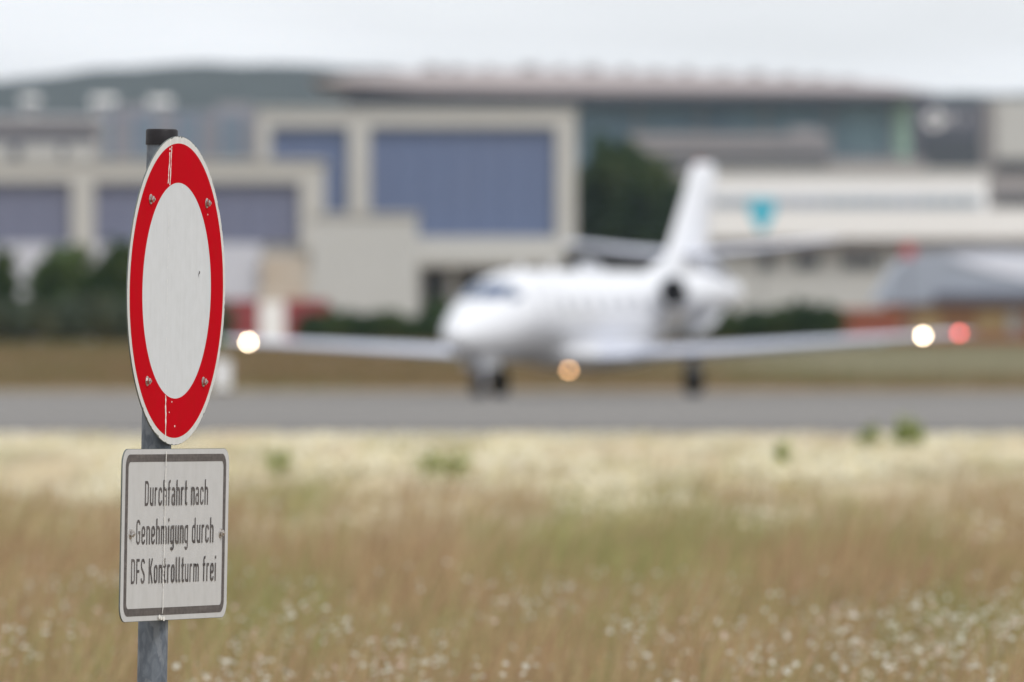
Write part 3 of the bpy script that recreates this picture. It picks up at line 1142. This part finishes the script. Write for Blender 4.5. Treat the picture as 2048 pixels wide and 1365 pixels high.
WST = [(.7, 2.0, .86, 3.3, .13), (1.6, 1.55, .88, 2.75, .13), (3.2, 1.15, .97, 2.2, .12), (6.5, .75, 1.17, 1.6, .11), (8.4, .50, 1.28, 1.25, .10),
       (8.75, .4, 1.30, 1.0, .09), (8.86, .1, 1.31, .6, .08)]
m_lamp = mat('lit_landing_lamp', (1, 1, 1), .3, emit=((1.0, .79, .56), 41), noise=(50, .05, (.9, .9, .9)))
m_lamp2 = mat('lit_belly_lamp', (1, 1, 1), .3, emit=((1.0, .55, .25), 17), noise=(50, .05, (.9, .9, .9)))
m_nav = mat('lit_red_lamp', (1, .1, .08), .3, emit=((1.0, .13, .11), 11), noise=(50, .05, (.9, .1, .1)))
m_navg = mat('green_lamp', (.1, .7, .3), .3, emit=((.1, 1.0, .4), .2), noise=(50, .05, (.1, .6, .3)))
for sgn, nm in ((1, 'left'), (-1, 'right')):
    wg = wing_mb(WST, sgn).build('wing', m_wing, jet, True)
    # de-ice boots / flap line
    fl_ = MB()
    fl_.loft([[(xle - ch * .99 + .35, sgn * y, z + .05), (xle - ch * .99 - .12, sgn * y, z - .04), (xle - ch * .99 - .12, sgn * y, z - .075),
               (xle - ch * .99 + .35, sgn * y, z - .06)] for y, xle, z, ch, th in WST[1:4]])
    fl_.build('flap', m_paint, wg)
    le = MB()
    for_n = [airfoil(1, .12)[k_] for k_ in range(5)]
    le.loft([[(xle + p[0] * ch + .006, sgn * y, z + p[1] * ch * th / .12 * 1.03) for p in
              ([airfoil(1, .12)[k_] for k_ in (3, 2, 1, 0)] + [airfoil(1, .12)[k_] for k_ in (-1, -2, -3)])]
             for y, xle, z, ch, th in WST[1:6]], False, False, closed=False)
    lo_ = le.build('leading_edge', mat('deice_boot', (.70, .74, .86), .35, metal=.1, noise=(1.5, .4, (.64, .68, .8))), wg, True)
    sm = lo_.modifiers.new('thick', 'SOLIDIFY')
    sm.thickness = .004
    # landing lamp set in the leading edge
    ly = 7.98
    zz = np.interp(ly, [q[0] for q in WST], [q[2] for q in WST])
    xx = np.interp(ly, [q[0] for q in WST], [q[1] for q in WST])
    lb = MB().lathe([(.0, .044), (.02, .041), (.035, .025), (.04, .002)], 20, 'x', (xx + .012, sgn * ly, zz), True, True)
    lb.build('landing_light', m_lamp, wg, True)
    nb = MB().lathe([(.0, .05), (.03, .045), (.05, .02), (.055, .002)], 16, 'x', (.40, sgn * 8.76, 1.305), True, True)
    nb.build('navigation_light', m_nav if sgn == 1 else m_navg, wg, True)
    # main gear
    gr = MB()
    gy = sgn * 2.3
    gr.tube((.05, gy, .95), (.0, gy, .45), .07, .06, 14)
    gr.tube((.0, gy, .5), (-.25, gy, .3), .05, .045, 12)
    gr.tube((-.25, gy - .15, .325), (-.25, gy + .15, .325), .04, n=12)
    gear = gr.build('main_gear', m_strut, jet, True)
    MB().lathe([(-.135, .12), (-.14, .22), (-.12, .30), (-.06, .325), (.06, .325), (.12, .30), (.14, .22), (.135, .12)], 28, 'y', (-.25, gy, .325), True, True).build('tyre', m_tyre, gear, True)
    MB().lathe([(-.145, .115), (-.147, .02), (-.10, .02), (-.10, .11)], 20, 'y', (-.25, gy, .325), True, True).build('rim', m_strut, gear)
    MB().box(-.22, .3, gy + sgn * .13, gy + sgn * .15, .5, .88).build('gear_door', m_strut, gear)
    # stabiliser
    SST = [(.0, -4.95, 3.10, 1.75, .11), (1.6, -5.5, 3.25, 1.35, .11), (3.1, -6.0, 3.43, 1.0, .10), (3.2, -6.15, 3.44, .7, .09)]
    wing_mb(SST, sgn).build('stabilizer', m_wing, jet, True)
    # engine nacelle
    ey, ez = sgn * 1.42, 2.26
    nc = MB().lathe([(-.35, .30), (-.1, .315), (0, .355), (.0, .365), (-.06, .395), (-.3, .43), (-.9, .46), (-1.6, .455), (-2.4, .40), (-3.1, .32), (-3.4, .28), (-3.35, .25), (-2.6, .24)],
                    36, 'x', (-1.25, ey, ez)).build('engine_nacelle', m_paint, jet, True)
    MB().lathe([(.008, .34), (.016, .358), (-.02, .387), (-.06, .400)], 36, 'x', (-1.25, ey, ez)).build('intake_lip', m_chrome, nc, True)
    MB().lathe([(-.2, .298), (-.21, .1), (-.1, .03), (-.08, .002)], 30, 'x', (-1.25, ey, ez), True, True).build('fan', m_black, nc, True)
    MB().lathe([(-.3, .299), (-.05, .318)], 30, 'x', (-1.25, ey, ez)).build('intake_duct', m_black, nc, True)
    # thrust reverser doors, opened above and below the exhaust
    for up, (ax, az, bx_, bz_) in ((1, (-3.9, .25, -3.15, .72)), (-1, (-3.35, -.45, -2.35, -.98))):
        dv = MB()
        rings = []
        for i in range(5):
            t = i / 4
            cx, cz = ax + (bx_ - ax) * t, az + (bz_ - az) * t
            ring = []
            hw = .36 * (1 - .25 * abs(t - .5) * 2)
            for j in range(9):
                q = -1 + 2 * j / 8
                ring.append((-1.25 + cx + 1.25 - .15 * q * q, ey + hw * q, ez + cz - up * .12 * q * q))
            for j in range(8, -1, -1):
                q = -1 + 2 * j / 8
                ring.append((-1.25 + cx + 1.25 - .15 * q * q + .05, ey + hw * q, ez + cz - up * .12 * q * q + .05))
            rings.append(ring)
        dv.loft(rings)
        dv.build('reverser_door', m_paint, nc, True)
    # pylon
    MB().loft([[(-1.7, sgn * .7, 2.2), (-3.6, sgn * .55, 2.24), (-3.6, sgn * .55, 2.31), (-1.7, sgn * .7, 2.32)],
               [(-1.7, sgn * 1.05, 2.2), (-3.6, sgn * 1.05, 2.24), (-3.6, sgn * 1.05, 2.31), (-1.7, sgn * 1.05, 2.32)]]).build('pylon', m_paint, jet)

# fin with dorsal fillet
b = MB()
fin_st = [(2.35, -1.6, 5.1, .05), (2.75, -3.2, 3.55, .075), (3.05, -4.25, 2.6, .10), (3.6, -4.75, 2.2, .11), (4.4, -5.4, 1.8, .11), (5.05, -5.9, 1.45, .12), (5.15, -6.03, 1.2, .1), (5.2, -6.3, .8, .06)]
b.loft([[(xle + p[0], p[1] - .012 * ch * 0, z) for p in airfoil(ch, th)] for z, xle, ch, th in fin_st])
b.build('tail_fin', m_paint, jet, True)
MB().lathe([(0, .05), (.05, .05), (.11, .03), (.13, .002)], 16, 'z', (-6.4, 0, 5.17), True, True).build('beacon', mat('beacon_red', (.35, .05, .04), .3, noise=(20, .3, (.3, .05, .05))), jet, True)
# nose gear
b = MB()
b.tube((6.15, 0, 1.1), (6.26, 0, .58), .055, .05, 14).tube((6.3, -.14, .28), (6.3, .14, .28), .035, n=12)
b.tube((6.3, -.14, .26), (6.3, -.12, .6), .03, n=10).tube((6.3, .14, .26), (6.3, .12, .6), .03, n=10).tube((6.25, -.13, .59), (6.25, .13, .59), .035, n=10)
ng = b.build('nose_gear', m_wing, jet, True)
MB().lathe([(-.10, .1), (-.105, .18), (-.09, .26), (-.04, .28), (.04, .28), (.09, .26), (.105, .18), (.10, .1)], 26, 'y', (6.3, 0, .28), True, True).build('tyre', m_tyre, ng, True)
for s_ in (-1, 1):
    MB().box(5.7, 6.6, s_ * .2, s_ * .22, .62, .98).build('gear_door', m_paint, ng)
# belly landing lamp
MB().tube((1.25, 0, .66), (1.25, 0, .60), .03, n=8).lathe([(-.1, .03), (-.03, .07), (0, .075)], 18, 'x', (1.3, 0, .60), True, True).build('lamp_housing', m_strut, jet, True)
MB().lathe([(.002, .058), (.02, .05), (.028, .02), (.03, .002)], 18, 'x', (1.3, 0, .60), True, True).build('landing_light', m_lamp2, jet, True)
# antennas
for x, hgt in ((4.2, .16), (2.4, .2), (0.6, .14)):
    MB().loft([[(x, -.015, 2.7), (x - .3, -.015, 2.7), (x - .3, .015, 2.7), (x, .015, 2.7)],
               [(x - .18, -.008, 2.73 + hgt), (x - .33, -.008, 2.73 + hgt), (x - .33, .008, 2.73 + hgt), (x - .18, .008, 2.73 + hgt)]]).build('antenna', m_paint, jet)

# ------------------------------------------------------------------ the traffic sign
S = FPX / 22.0
sgn_root = empty('traffic_sign', (PX(292.5, 22), 22, 0), 0, 'leaning grey post with round red ringed no-entry-for-vehicles sign and a text plate', 'traffic sign')
sgn_root.rotation_euler = (0, radians(1.02), 0)
PHI = math.acos(.3165) + .0290   # the board is seen 1.7 degrees off the view axis
cu, su = cos(PHI), sin(PHI)
BASE = HOR + CAMZ * S
Hd = (BASE - 581) / S
Hp = (BASE - 1068) / S
POLE_R = .0290
top_z = (BASE - 258) / S


def frame_obj(o, h_, off=0.0, d=.036, tw=0.0, turn=0.0):
    cu, su = cos(PHI - turn), sin(PHI - turn)
    o.matrix_basis = Matrix(((cu, 0, su, su * d + cu * off), (su, 0, -cu, -cu * d + su * off), (0, 1, 0, h_), (0, 0, 0, 1))) @ Matrix.Rotation(tw, 4, 'Z')


m_zinc = None


def zinc():
    m = bpy.data.materials.new('galvanised_steel')
    m.use_nodes = True
    t = m.node_tree
    b = t.nodes['Principled BSDF']
    b.inputs['Roughness'].default_value = .62
    b.inputs['Metallic'].default_value = .25
    tcn = t.nodes.new('ShaderNodeTexCoord')
    vo = t.nodes.new('ShaderNodeTexVoronoi')
    vo.inputs['Scale'].default_value = 55
    mpn = t.nodes.new('ShaderNodeMapping')
    mpn.inputs['Scale'].default_value = (1, 1, .45)
    n1_ = t.nodes.new('ShaderNodeTexNoise')
    n1_.inputs['Scale'].default_value = 70
    n1_.inputs['Detail'].default_value = 4
    n1_.inputs['Distortion'].default_value = 1.2
    r = t.nodes.new('ShaderNodeValToRGB')
    e = r.color_ramp.elements
    e[0].position, e[0].color = .30, (.105, .125, .15, 1)
    e[1].position, e[1].color = .62, (.165, .19, .22, 1)
    k = e.new(.46)
    k.color = (.125, .145, .175, 1)
    n2_ = t.nodes.new('ShaderNodeTexNoise')
    n2_.inputs['Scale'].default_value = 38
    n2_.inputs['Detail'].default_value = 6
    r2 = t.nodes.new('ShaderNodeValToRGB')
    r2.color_ramp.elements[0].position = .53
    r2.color_ramp.elements[1].position = .57
    r2.color_ramp.elements[0].color = (0, 0, 0, 1)
    r2.color_ramp.elements[1].color = (.38, .38, .38, 1)
    mx_ = t.nodes.new('ShaderNodeMix')
    mx_.data_type = 'RGBA'
    mx_.inputs['B'].default_value = (.30, .32, .34, 1)
    t.links.new(tcn.outputs['Object'], mpn.inputs['Vector'])
    t.links.new(mpn.outputs['Vector'], n1_.inputs['Vector'])
    t.links.new(mpn.outputs['Vector'], n2_.inputs['Vector'])
    t.links.new(n1_.outputs['Fac'], r.inputs['Fac'])
    t.links.new(n2_.outputs['Fac'], r2.inputs['Fac'])
    t.links.new(r.outputs['Color'], mx_.inputs['A'])
    t.links.new(r2.outputs['Color'], mx_.inputs['Factor'])
    t.links.new(mx_.outputs['Result'], b.inputs['Base Color'])
    bp = t.nodes.new('ShaderNodeBump')
    bp.inputs['Strength'].default_value = .25
    bp.inputs['Distance'].default_value = .001
    t.links.new(n1_.outputs['Fac'], bp.inputs['Height'])
    t.links.new(bp.outputs['Normal'], b.inputs['Normal'])
    return m


m_zinc = zinc()
m_cap = mat('black_plastic_cap', (.014, .012, .014), .5, noise=(60, .6, (.024, .021, .023)), bump=.1, spec=.25)
m_back = mat('sign_back_aluminium', (.16, .18, .17), .6, metal=.3, noise=(20, .5, (.1, .12, .1)))


def film(name, base, dirt, scale=30, amt=.5, rough=.35, streak=(18, 1.2), spec=.5, ior=1.5):
    """reflective film: base colour with fine vertical rain streaks and specks"""
    m = bpy.data.materials.new(name)
    m.use_nodes = True
    t = m.node_tree
    b = t.nodes['Principled BSDF']
    b.inputs['Roughness'].default_value = rough
    b.inputs['Specular IOR Level'].default_value = spec
    b.inputs['IOR'].default_value = ior
    tcn = t.nodes.new('ShaderNodeTexCoord')
    mpn = t.nodes.new('ShaderNodeMapping')
    mpn.inputs['Scale'].default_value = (streak[0], streak[1], 1)
    n1_ = t.nodes.new('ShaderNodeTexNoise')
    n1_.inputs['Scale'].default_value = 4
    n1_.inputs['Detail'].default_value = 6
    n1_.inputs['Roughness'].default_value = .65
    n2_ = t.nodes.new('ShaderNodeTexNoise')
    n2_.inputs['Scale'].default_value = scale
    n2_.inputs['Detail'].default_value = 5
    ad = t.nodes.new('ShaderNodeMath')
    ad.operation = 'MULTIPLY'
    r = t.nodes.new('ShaderNodeValToRGB')
    r.color_ramp.elements[0].position = .12
    r.color_ramp.elements[1].position = .42
    r.color_ramp.elements[0].color = (*base, 1)
    r.color_ramp.elements[1].color = (*[base[i] * (1 - amt) + dirt[i] * amt for i in range(3)], 1)
    t.links.new(tcn.outputs['Object'], mpn.inputs['Vector'])
    t.links.new(mpn.outputs['Vector'], n1_.inputs['Vector'])
    t.links.new(tcn.outputs['Object'], n2_.inputs['Vector'])
    t.links.new(n1_.outputs['Fac'], ad.inputs[0])
    t.links.new(n2_.outputs['Fac'], ad.inputs[1])
    t.links.new(ad.outputs[0], r.inputs['Fac'])
    t.links.new(r.outputs['Color'], b.inputs['Base Color'])
    return m


m_swhite = film('white_sign_film', (.665, .69, .715), (.54, .56, .57), spec=.2)
m_srim = film('white_rim_film', (.70, .70, .69), (.5, .5, .46), scale=60, spec=.2)
m_sred = film('red_sign_film', (.52, .002, .011), (.44, .008, .010), amt=.6, spec=.2, rough=.5, ior=1.06)
m_swhite2 = film('text_plate_film', (.56, .56, .56), (.47, .47, .46), amt=.6, spec=.2)
m_sblack = film('faded_black_film', (.045, .035, .033), (.15, .13, .12), amt=.75, scale=80, rough=.5, streak=(1.5, 30))
m_text = mat('black_lettering', (.038, .03, .03), .5, noise=(45, .9, (.15, .135, .13)), stretch=(1, .25, 1), spec=.2)
m_bolt = mat('bolt_steel', (.62, .60, .58), .3, metal=.9, noise=(200, .6, (.3, .24, .2)))
m_drop = mat('chalky_bird_dropping', (.88, .87, .84), .8, noise=(120, .6, (.6, .58, .52)))
m_chip = mat('black_chip', (.03, .03, .03), .6, noise=(50, .3, (.05, .05, .05)))

# post
b = MB()
b.lathe([(-.35, POLE_R), (top_z - .012, POLE_R)], 48, 'z', (0, 0, 0), True, True)
b.build('post', m_zinc, sgn_root, True)
b = MB()
zc = top_z
b.lathe([(-.030, POLE_R + .0002), (-.031, POLE_R + .0022), (-.004, POLE_R + .0022), (-.001, POLE_R + .0006), (0, POLE_R - .003), (.0005, .001)], 48, 'z', (0, 0, zc), False, True)
b.build('post_cap', m_cap, sgn_root, True)


def disc_pts(r, n=128):
    return [(r * cos(2 * pi * i / n), r * sin(2 * pi * i / n)) for i in range(n)]


def plate(outline, z0, z1):
    n = len(outline)
    b = MB()
    b.loft([[(x, y, z0) for x, y in outline], [(x, y, z1) for x, y in outline]])
    return b


def ring_mb(o_, i_, z):
    n = len(o_)
    b = MB()
    b.add([(x, y, z) for x, y in o_] + [(x, y, z) for x, y in i_], [(j, (j + 1) % n, n + (j + 1) % n, n + j) for j in range(n)])
    return b


RD = .2985
TH = .0022
rngw = random.Random(9)
out_d = disc_pts(RD, 720)
disc = plate(out_d, -TH, 0).build('round_sign', m_back, sgn_root)
frame_obj(disc, Hd)
# face films: each a sheet just proud of the board
rimo = []
dip = 0
for i_, (x, y) in enumerate(out_d):
    if i_ % 3 == 0:
        dip = (.010 * rngw.random() ** 2 if rngw.random() < .45 else .001) if (x > -.05 or y < -.22) else .0015 * rngw.random()
    k_ = 1 - .0012 - dip
    rimo.append((x * k_, y * k_))
ring_mb(rimo, disc_pts(.2845, 720), .0003).build('white_rim', m_srim, disc)
ring_mb(disc_pts(.2846, 180), disc_pts(.2085, 180), .0005).build('red_ring', m_sred, disc)
MB().add([(x, y, .0003) for x, y in disc_pts(.2087, 128)], [tuple(range(128))]).build('white_field', m_swhite, disc)
disc['label'] = 'round sign with red ring around a white field'


def bolt(x, y, parent, ang=0.2):
    b = MB()
    b.lathe([(.0004, .0098), (.0017, .0098), (.0022, .0090)], 24, 'z', (x, y, 0), False, True)
    # flanged hex head
    hexo = [(x + .0067 * cos(ang + k_ * pi / 3), y + .0067 * sin(ang + k_ * pi / 3)) for k_ in range(6)]
    hexi = [(x + .0057 * cos(ang + k_ * pi / 3), y + .0057 * sin(ang + k_ * pi / 3)) for k_ in range(6)]
    b.loft([[(a, c_, .0025) for a, c_ in hexo], [(a, c_, .0068) for a, c_ in hexo], [(a, c_, .0076) for a, c_ in hexi]], False, True)
    # threaded end showing
    b.lathe([(.0076, .003), (.0100, .0028)], 12, 'z', (x, y, 0), False, True)
    return b.build('bolt', m_bolt, parent)


for (x, y, a) in ((-.170, .174, .2), (.172, .172, .6), (-.172, -.175, .9), (.170, -.176, .4)):
    bolt(x, y, disc, a)


def streak(name, pts, w_, z, parent, seed, gaps=0.0, m=None):
    """broken thin dribble following pts (x, y) downward"""
    r = random.Random(seed)
    b = MB()
    for i in range(len(pts) - 1):
        (x0, y0), (x1, y1) = pts[i], pts[i + 1]
        n = max(2, int(abs(y1 - y0) / .004))
        prev = None
        for j in range(n + 1):
            t = j / n
            cx = x0 + (x1 - x0) * t + .0006 * sin(j * .9) + r.uniform(-.0003, .0003)
            ww = w_ * r.uniform(.45, 1.2)
            cy = y0 + (y1 - y0) * t
            cur = ((cx - ww, cy, z), (cx + ww, cy, z))
            if prev and r.random() > gaps:
                b.add([prev[0], prev[1], cur[1], cur[0]], [(0, 1, 2, 3)])
            prev = cur
    o = b.build(name, m or m_drop, parent)
    return o


streak('bird_dropping', [(-.056, .291), (-.060, .250), (-.066, .206)], .0026, .0008, disc, 1, .04)
streak('bird_dropping', [(-.048, .278), (-.052, .230), (-.055, .203)], .0022, .0008, disc, 2, .03)
streak('bird_dropping', [(-.058, .15), (-.060, -.01), (-.058, -.20)], .0011, .0008, disc, 3, .45, mat('faint_dribble', (.84, .84, .83), .8, noise=(60, .3, (.78, .78, .77))))
streak('bird_dropping', [(-.058, -.202), (-.055, -.25), (-.054, -.292)], .0032, .0008, disc, 4, .02)
MB().add([(.130, .033, .0008), (.137, .034, .0008), (.139, .038, .0008), (.134, .040, .0008), (.133, .037, .0008), (.132, .026, .0008)], [(0, 1, 2, 3, 4), (5, 0, 4)]).build('paint_chip', m_chip, disc)
# little specks on the ring
b = MB()
for (x, y, r_) in ((.02, .20, .002), (-.02, -.215, .0016), (-.035, -.235, .0014), (.0, -.262, .002), (.18, .15, .0016), (-.19, -.02, .0013)):
    b.add([(x + r_ * cos(q) * 1.5, y + r_ * sin(q), .0009) for q in [0, 1, 2, 3, 4, 5]], [(0, 1, 2, 3, 4, 5)])
b.build('speck', m_drop, disc)


def rrect(w_, h_, r_, n=10):
    p = []
    for cx, cy, a0 in ((w_ - r_, h_ - r_, 0), (-w_ + r_, h_ - r_, 90), (-w_ + r_, -h_ + r_, 180), (w_ - r_, -h_ + r_, 270)):
        for i in range(n + 1):
            a = radians(a0 + 90 * i / n)
            p.append((cx + r_ * cos(a), cy + r_ * sin(a)))
    return p


PW, PH = .315, .1655
pl = plate(rrect(PW, PH, .030), -TH, 0).build('text_plate', m_back, sgn_root)
frame_obj(pl, Hp, .004, d=.0405, tw=radians(-.1), turn=radians(.65))
pl['label'] = 'rectangular white text plate with dark border'
o1, o2, o3, o4 = rrect(PW - .0012, PH - .0008, .0292), rrect(PW - .019, PH - .0105, .024), rrect(PW - .035, PH - .0250, .012), None
MB().add([(x, y, .0003) for x, y in o1], [tuple(range(len(o1)))]).build('white_field', m_swhite2, pl)
ring_mb(o2, o3, .0006).build('border', m_sblack, pl)
bolt(-.262, .003, pl, .3)
bolt(.268, .000, pl, .8)
streak('bird_dropping', [(-.069, .1645), (-.070, .08), (-.071, .0), (-.072, -.10), (-.072, -.135), (-.078, -.1645)], .0018, .0030, pl, 6, .10)
b = MB()
for (x, y, r_) in ((-.092, -.158, .0045), (-.08, -.161, .004), (-.066, -.162, .005)):
    b.add([(x + r_ * cos(q) * 1.5, y + r_ * sin(q), .0032) for q in [0, 1, 2, 3, 4, 5]], [(0, 1, 2, 3, 4, 5)])
b.build('bird_dropping', m_drop, pl)

# --- lettering: narrow DIN-like strokes
def arc(cx, cy, rx, ry, a0, a1, n=10):
    return [(cx + rx * cos(radians(a0 + (a1 - a0) * i / n)), cy + ry * sin(radians(a0 + (a1 - a0) * i / n))) for i in range(n + 1)]


# glyph space: cap height 1, x-height .74, stroke centre lines; width is each glyph's centre-line width
ST = .112     # stroke weight relative to the cap height
XH = .74
q = ST / 2
WL = .27      # lower-case centre-line width
CR = .13


def bowl(w_=WL, lo=q, hi=XH - q, r_=CR):
    return [(0, lo + r_)] + arc(r_, lo + r_, r_, r_, 180, 270)[1:] + arc(w_ - r_, lo + r_, r_, r_, 270, 360) + arc(w_ - r_, hi - r_, r_, r_, 0, 90) + arc(r_, hi - r_, r_, r_, 90, 180) + [(0, lo + r_ * .9)]


G = {}
hump = lambda x0, w_=WL: [(x0, XH - q - CR)] + arc(x0 + CR, XH - q - CR, CR, CR, 180, 90)[1:] + arc(x0 + w_ - CR, XH - q - CR, CR, CR, 90, 0) + [(x0 + w_, 0)]
G['n'] = (WL, [[(0, 0), (0, XH)], hump(0)])
G['h'] = (WL, [[(0, 0), (0, 1.03)], hump(0)])
G['m'] = (WL * 1.86, [[(0, 0), (0, XH)], hump(0, WL * .93), hump(WL * .93, WL * .93)])
G['u'] = (WL, [[(0, XH), (0, q + CR)] + arc(CR, q + CR, CR, CR, 180, 270)[1:] + arc(WL - CR, q + CR, CR, CR, 270, 360), [(WL, 0), (WL, XH)]])
G['r'] = (WL * .62, [[(0, 0), (0, XH)], [(0, XH - q - CR)] + arc(CR, XH - q - CR, CR, CR, 180, 90)[1:] + [(WL * .74, XH - q)]])
G['c'] = (WL * .95, [arc(WL - CR, XH - q - CR, CR, CR, -10, 90) + arc(CR, XH - q - CR, CR, CR, 90, 180) + arc(CR, q + CR, CR, CR, 180, 270) + arc(WL - CR, q + CR, CR, CR, 270, 370)])
G['o'] = (WL, [bowl()])
G['e'] = (WL, [[(0, XH * .5), (WL, XH * .5)], [(WL, XH * .5 - .0)] + arc(WL - CR, XH - q - CR, CR, CR, 0, 90) + arc(CR, XH - q - CR, CR, CR, 90, 180) + arc(CR, q + CR, CR, CR, 180, 270) + arc(WL - CR, q + CR, CR, CR, 270, 365)])
G['a'] = (WL, [[(WL, 0), (WL, XH - q - CR)] + arc(WL - CR, XH - q - CR, CR, CR, 0, 90)[1:] + arc(CR * .9, XH - q - CR, CR, CR, 90, 150),
               [(WL, XH * .57), (CR, XH * .57)] + arc(CR, XH * .57 - CR * .95, CR, CR * .95, 90, 180)[1:] + arc(CR, q + CR * .95, CR, CR * .95, 180, 270) + arc(WL - CR, q + CR * .95, CR, CR * .95, 270, 360)])
G['d'] = (WL, [[(WL, 0), (WL, 1.03)], [(WL, XH - q - CR)] + arc(WL - CR, XH - q - CR, CR, CR, 0, 90)[1:] + arc(CR, XH - q - CR, CR, CR, 90, 180) + arc(CR, q + CR, CR, CR, 180, 270) + arc(WL - CR, q + CR, CR, CR, 270, 360)])
G['g'] = (WL, [[(WL, XH), (WL, -.27 + q + CR)] + arc(WL - CR, -.27 + q + CR, CR, CR, 360, 270)[1:] + arc(CR, -.27 + q + CR, CR, CR, 270, 200),
               [(WL, XH - q - CR)] + arc(WL - CR, XH - q - CR, CR, CR, 0, 90)[1:] + arc(CR, XH - q - CR, CR, CR, 90, 180) + arc(CR, q + CR, CR, CR, 180, 270) + arc(WL - CR, q + CR, CR, CR, 270, 360)])
G['i'] = (0, [[(0, 0), (0, XH)], [(0, .90), (0, 1.03)]])
G['l'] = (.07, [[(0, 1.03), (0, q + .07)] + arc(.07, q + .07, .07, .07, 180, 270)[1:] + [(.12, q)]])
G['t'] = (.17, [[(.06, 1.0), (.06, q + .09)] + arc(.15, q + .09, .09, .09, 180, 270)[1:] + [(.21, q)], [(-.05, XH - q), (.2, XH - q)]])
G['f'] = (.17, [[(.06, 0), (.06, 1.03 - q - .10)] + arc(.16, 1.03 - q - .10, .10, .10, 180, 90)[1:] + [(.22, 1.03 - q)], [(-.05, XH - q), (.2, XH - q)]])
WC = .31
G['D'] = (WC, [[(0, q), (WC - .15, q)] + arc(WC - .15, q + .15, .15, .15, 270, 360)[1:] + arc(WC - .15, 1 - q - .15, .15, .15, 0, 90) + [(0, 1 - q)], [(0, 0), (0, 1)]])
G['G'] = (WC, [arc(WC - .15, 1 - q - .15, .15, .15, 0, 90) + arc(.15, 1 - q - .15, .15, .15, 90, 180) + arc(.15, q + .15, .15, .15, 180, 270) + arc(WC - .15, q + .15, .15, .15, 270, 360) + [(WC, .48)], [(WC * .55, .5 - q * .3), (WC + q, .5 - q * .3)]])
G['F'] = (WC * .82, [[(0, 0), (0, 1)], [(0, 1 - q), (WC * .95, 1 - q)], [(0, .5), (WC * .85, .5)]])
G['S'] = (WC, [arc(WC - .145, 1 - q - .15, .145, .15, 5, 90) + arc(.145, 1 - q - .15, .145, .15, 90, 180) + [(.0, .68), (.04, .60), (.11, .54), (WC - .11, .45), (WC - .04, .39), (WC, .31)] +
               arc(WC - .145, q + .15, .145, .15, 0, -90) + arc(.145, q + .15, .145, .15, 270, 180 - 5)])
G['K'] = (WC * 1.05, [[(0, 0), (0, 1)], [(WC * 1.05, 1.0), (.02, .36)], [(.12, .56), (WC * 1.1, 0.0)]])


def stroke(b, pts, w_, z, sc_, ox, oy, sx_):
    """ribbon along pts with mitred joints"""
    P = [Vector(((ox + p[0] * sx_), oy + p[1] * sc_)) for p in pts]
    PP = [P[0]]
    for p in P[1:]:
        if (p - PP[-1]).length > 1e-6:
            PP.append(p)
    P = PP
    n = len(P)
    Lr = []
    for i in range(n):
        d0 = (P[i] - P[i - 1]).normalized() if i > 0 else None
        d1 = (P[i + 1] - P[i]).normalized() if i < n - 1 else None
        if d0 is None:
            d0 = d1
        if d1 is None:
            d1 = d0
        t = (d0 + d1)
        t = t.normalized() if t.length > 1e-6 else d0
        nn = Vector((-t.y, t.x))
        k_ = max(.5, nn.dot(Vector((-d0.y, d0.x))))
        Lr.append((P[i] + nn * w_ / 2 / k_, P[i] - nn * w_ / 2 / k_))
    vs = []
    for a, c_ in Lr:
        vs += [(a.x, a.y, z), (c_.x, c_.y, z)]
    b.add(vs, [(2 * i + 1, 2 * i + 3, 2 * i + 2, 2 * i) for i in range(n - 1)])


CAPH = .0480
SPC = .250   # gap between centre lines of neighbours, relative to cap height


def layout(txt):
    x = 0
    res = []
    for ch in txt:
        if ch == ' ':
            x += .30
            continue
        w_, st = G[ch]
        res.append((ch, x))
        x += w_ + SPC
    return res, x - SPC


def text_line(txt, u0, u1, base, slope=0.0):
    res, tot = layout(txt)
    sx_ = (u1 - u0) / tot
    b = MB()
    zz = .0008
    words = txt.split(' ')
    counts = []
    for w_ in words:
        counts.append((counts[-1] if counts else 0) + len(w_))
    for gi, (ch, x) in enumerate(res):
        if gi in counts:
            o = b.build('lettering', m_text, pl)
            o['label'] = 'black lettering reading ' + words[counts.index(gi)]
            b = MB()
        for st in G[ch][1]:
            stroke(b, st, ST * CAPH, zz, CAPH, u0 + x * sx_, base, sx_)
            zz += .00006
            if zz > .0020:
                zz = .0008
    o = b.build('lettering', m_text, pl)
    o['label'] = 'black lettering reading ' + words[-1]
    return sx_


print('sx', text_line('Durchfahrt nach', -.180, .186, .0560),
      text_line('Genehmigung durch', -.226, .222, -.0180),
      text_line('DFS Kontrollturm frei', -.252, .240, -.0930), 'caph', CAPH)

# clamps holding the boards to the post (behind)
for h_, w_, par in ((.174, .215, disc), (-.175, .215, disc), (0, .28, pl)):
    b = MB().box(-w_, w_, h_ - .012, h_ + .012, -.0075, -TH - .0002)
    b.build('rail', m_back, par)

# ------------------------------------------------------------------ haze
m = bpy.data.materials.new('haze_air')
m.use_nodes = True
t = m.node_tree
t.nodes.remove(t.nodes['Principled BSDF'])
pv = t.nodes.new('ShaderNodeVolumePrincipled')
pv.inputs['Color'].default_value = (.74, .87, 1.0, 1)
pv.inputs['Density'].default_value = 4.0e-5
pv.inputs['Anisotropy'].default_value = 0.2
t.links.new(pv.outputs['Volume'], t.nodes['Material Output'].inputs['Volume'])
hz = MB().box(-4400, 4400, -800, 6700, -1.5, 150).build('haze', m)
hz['kind'] = 'stuff'
hz['label'] = 'pale summer haze over the airfield'
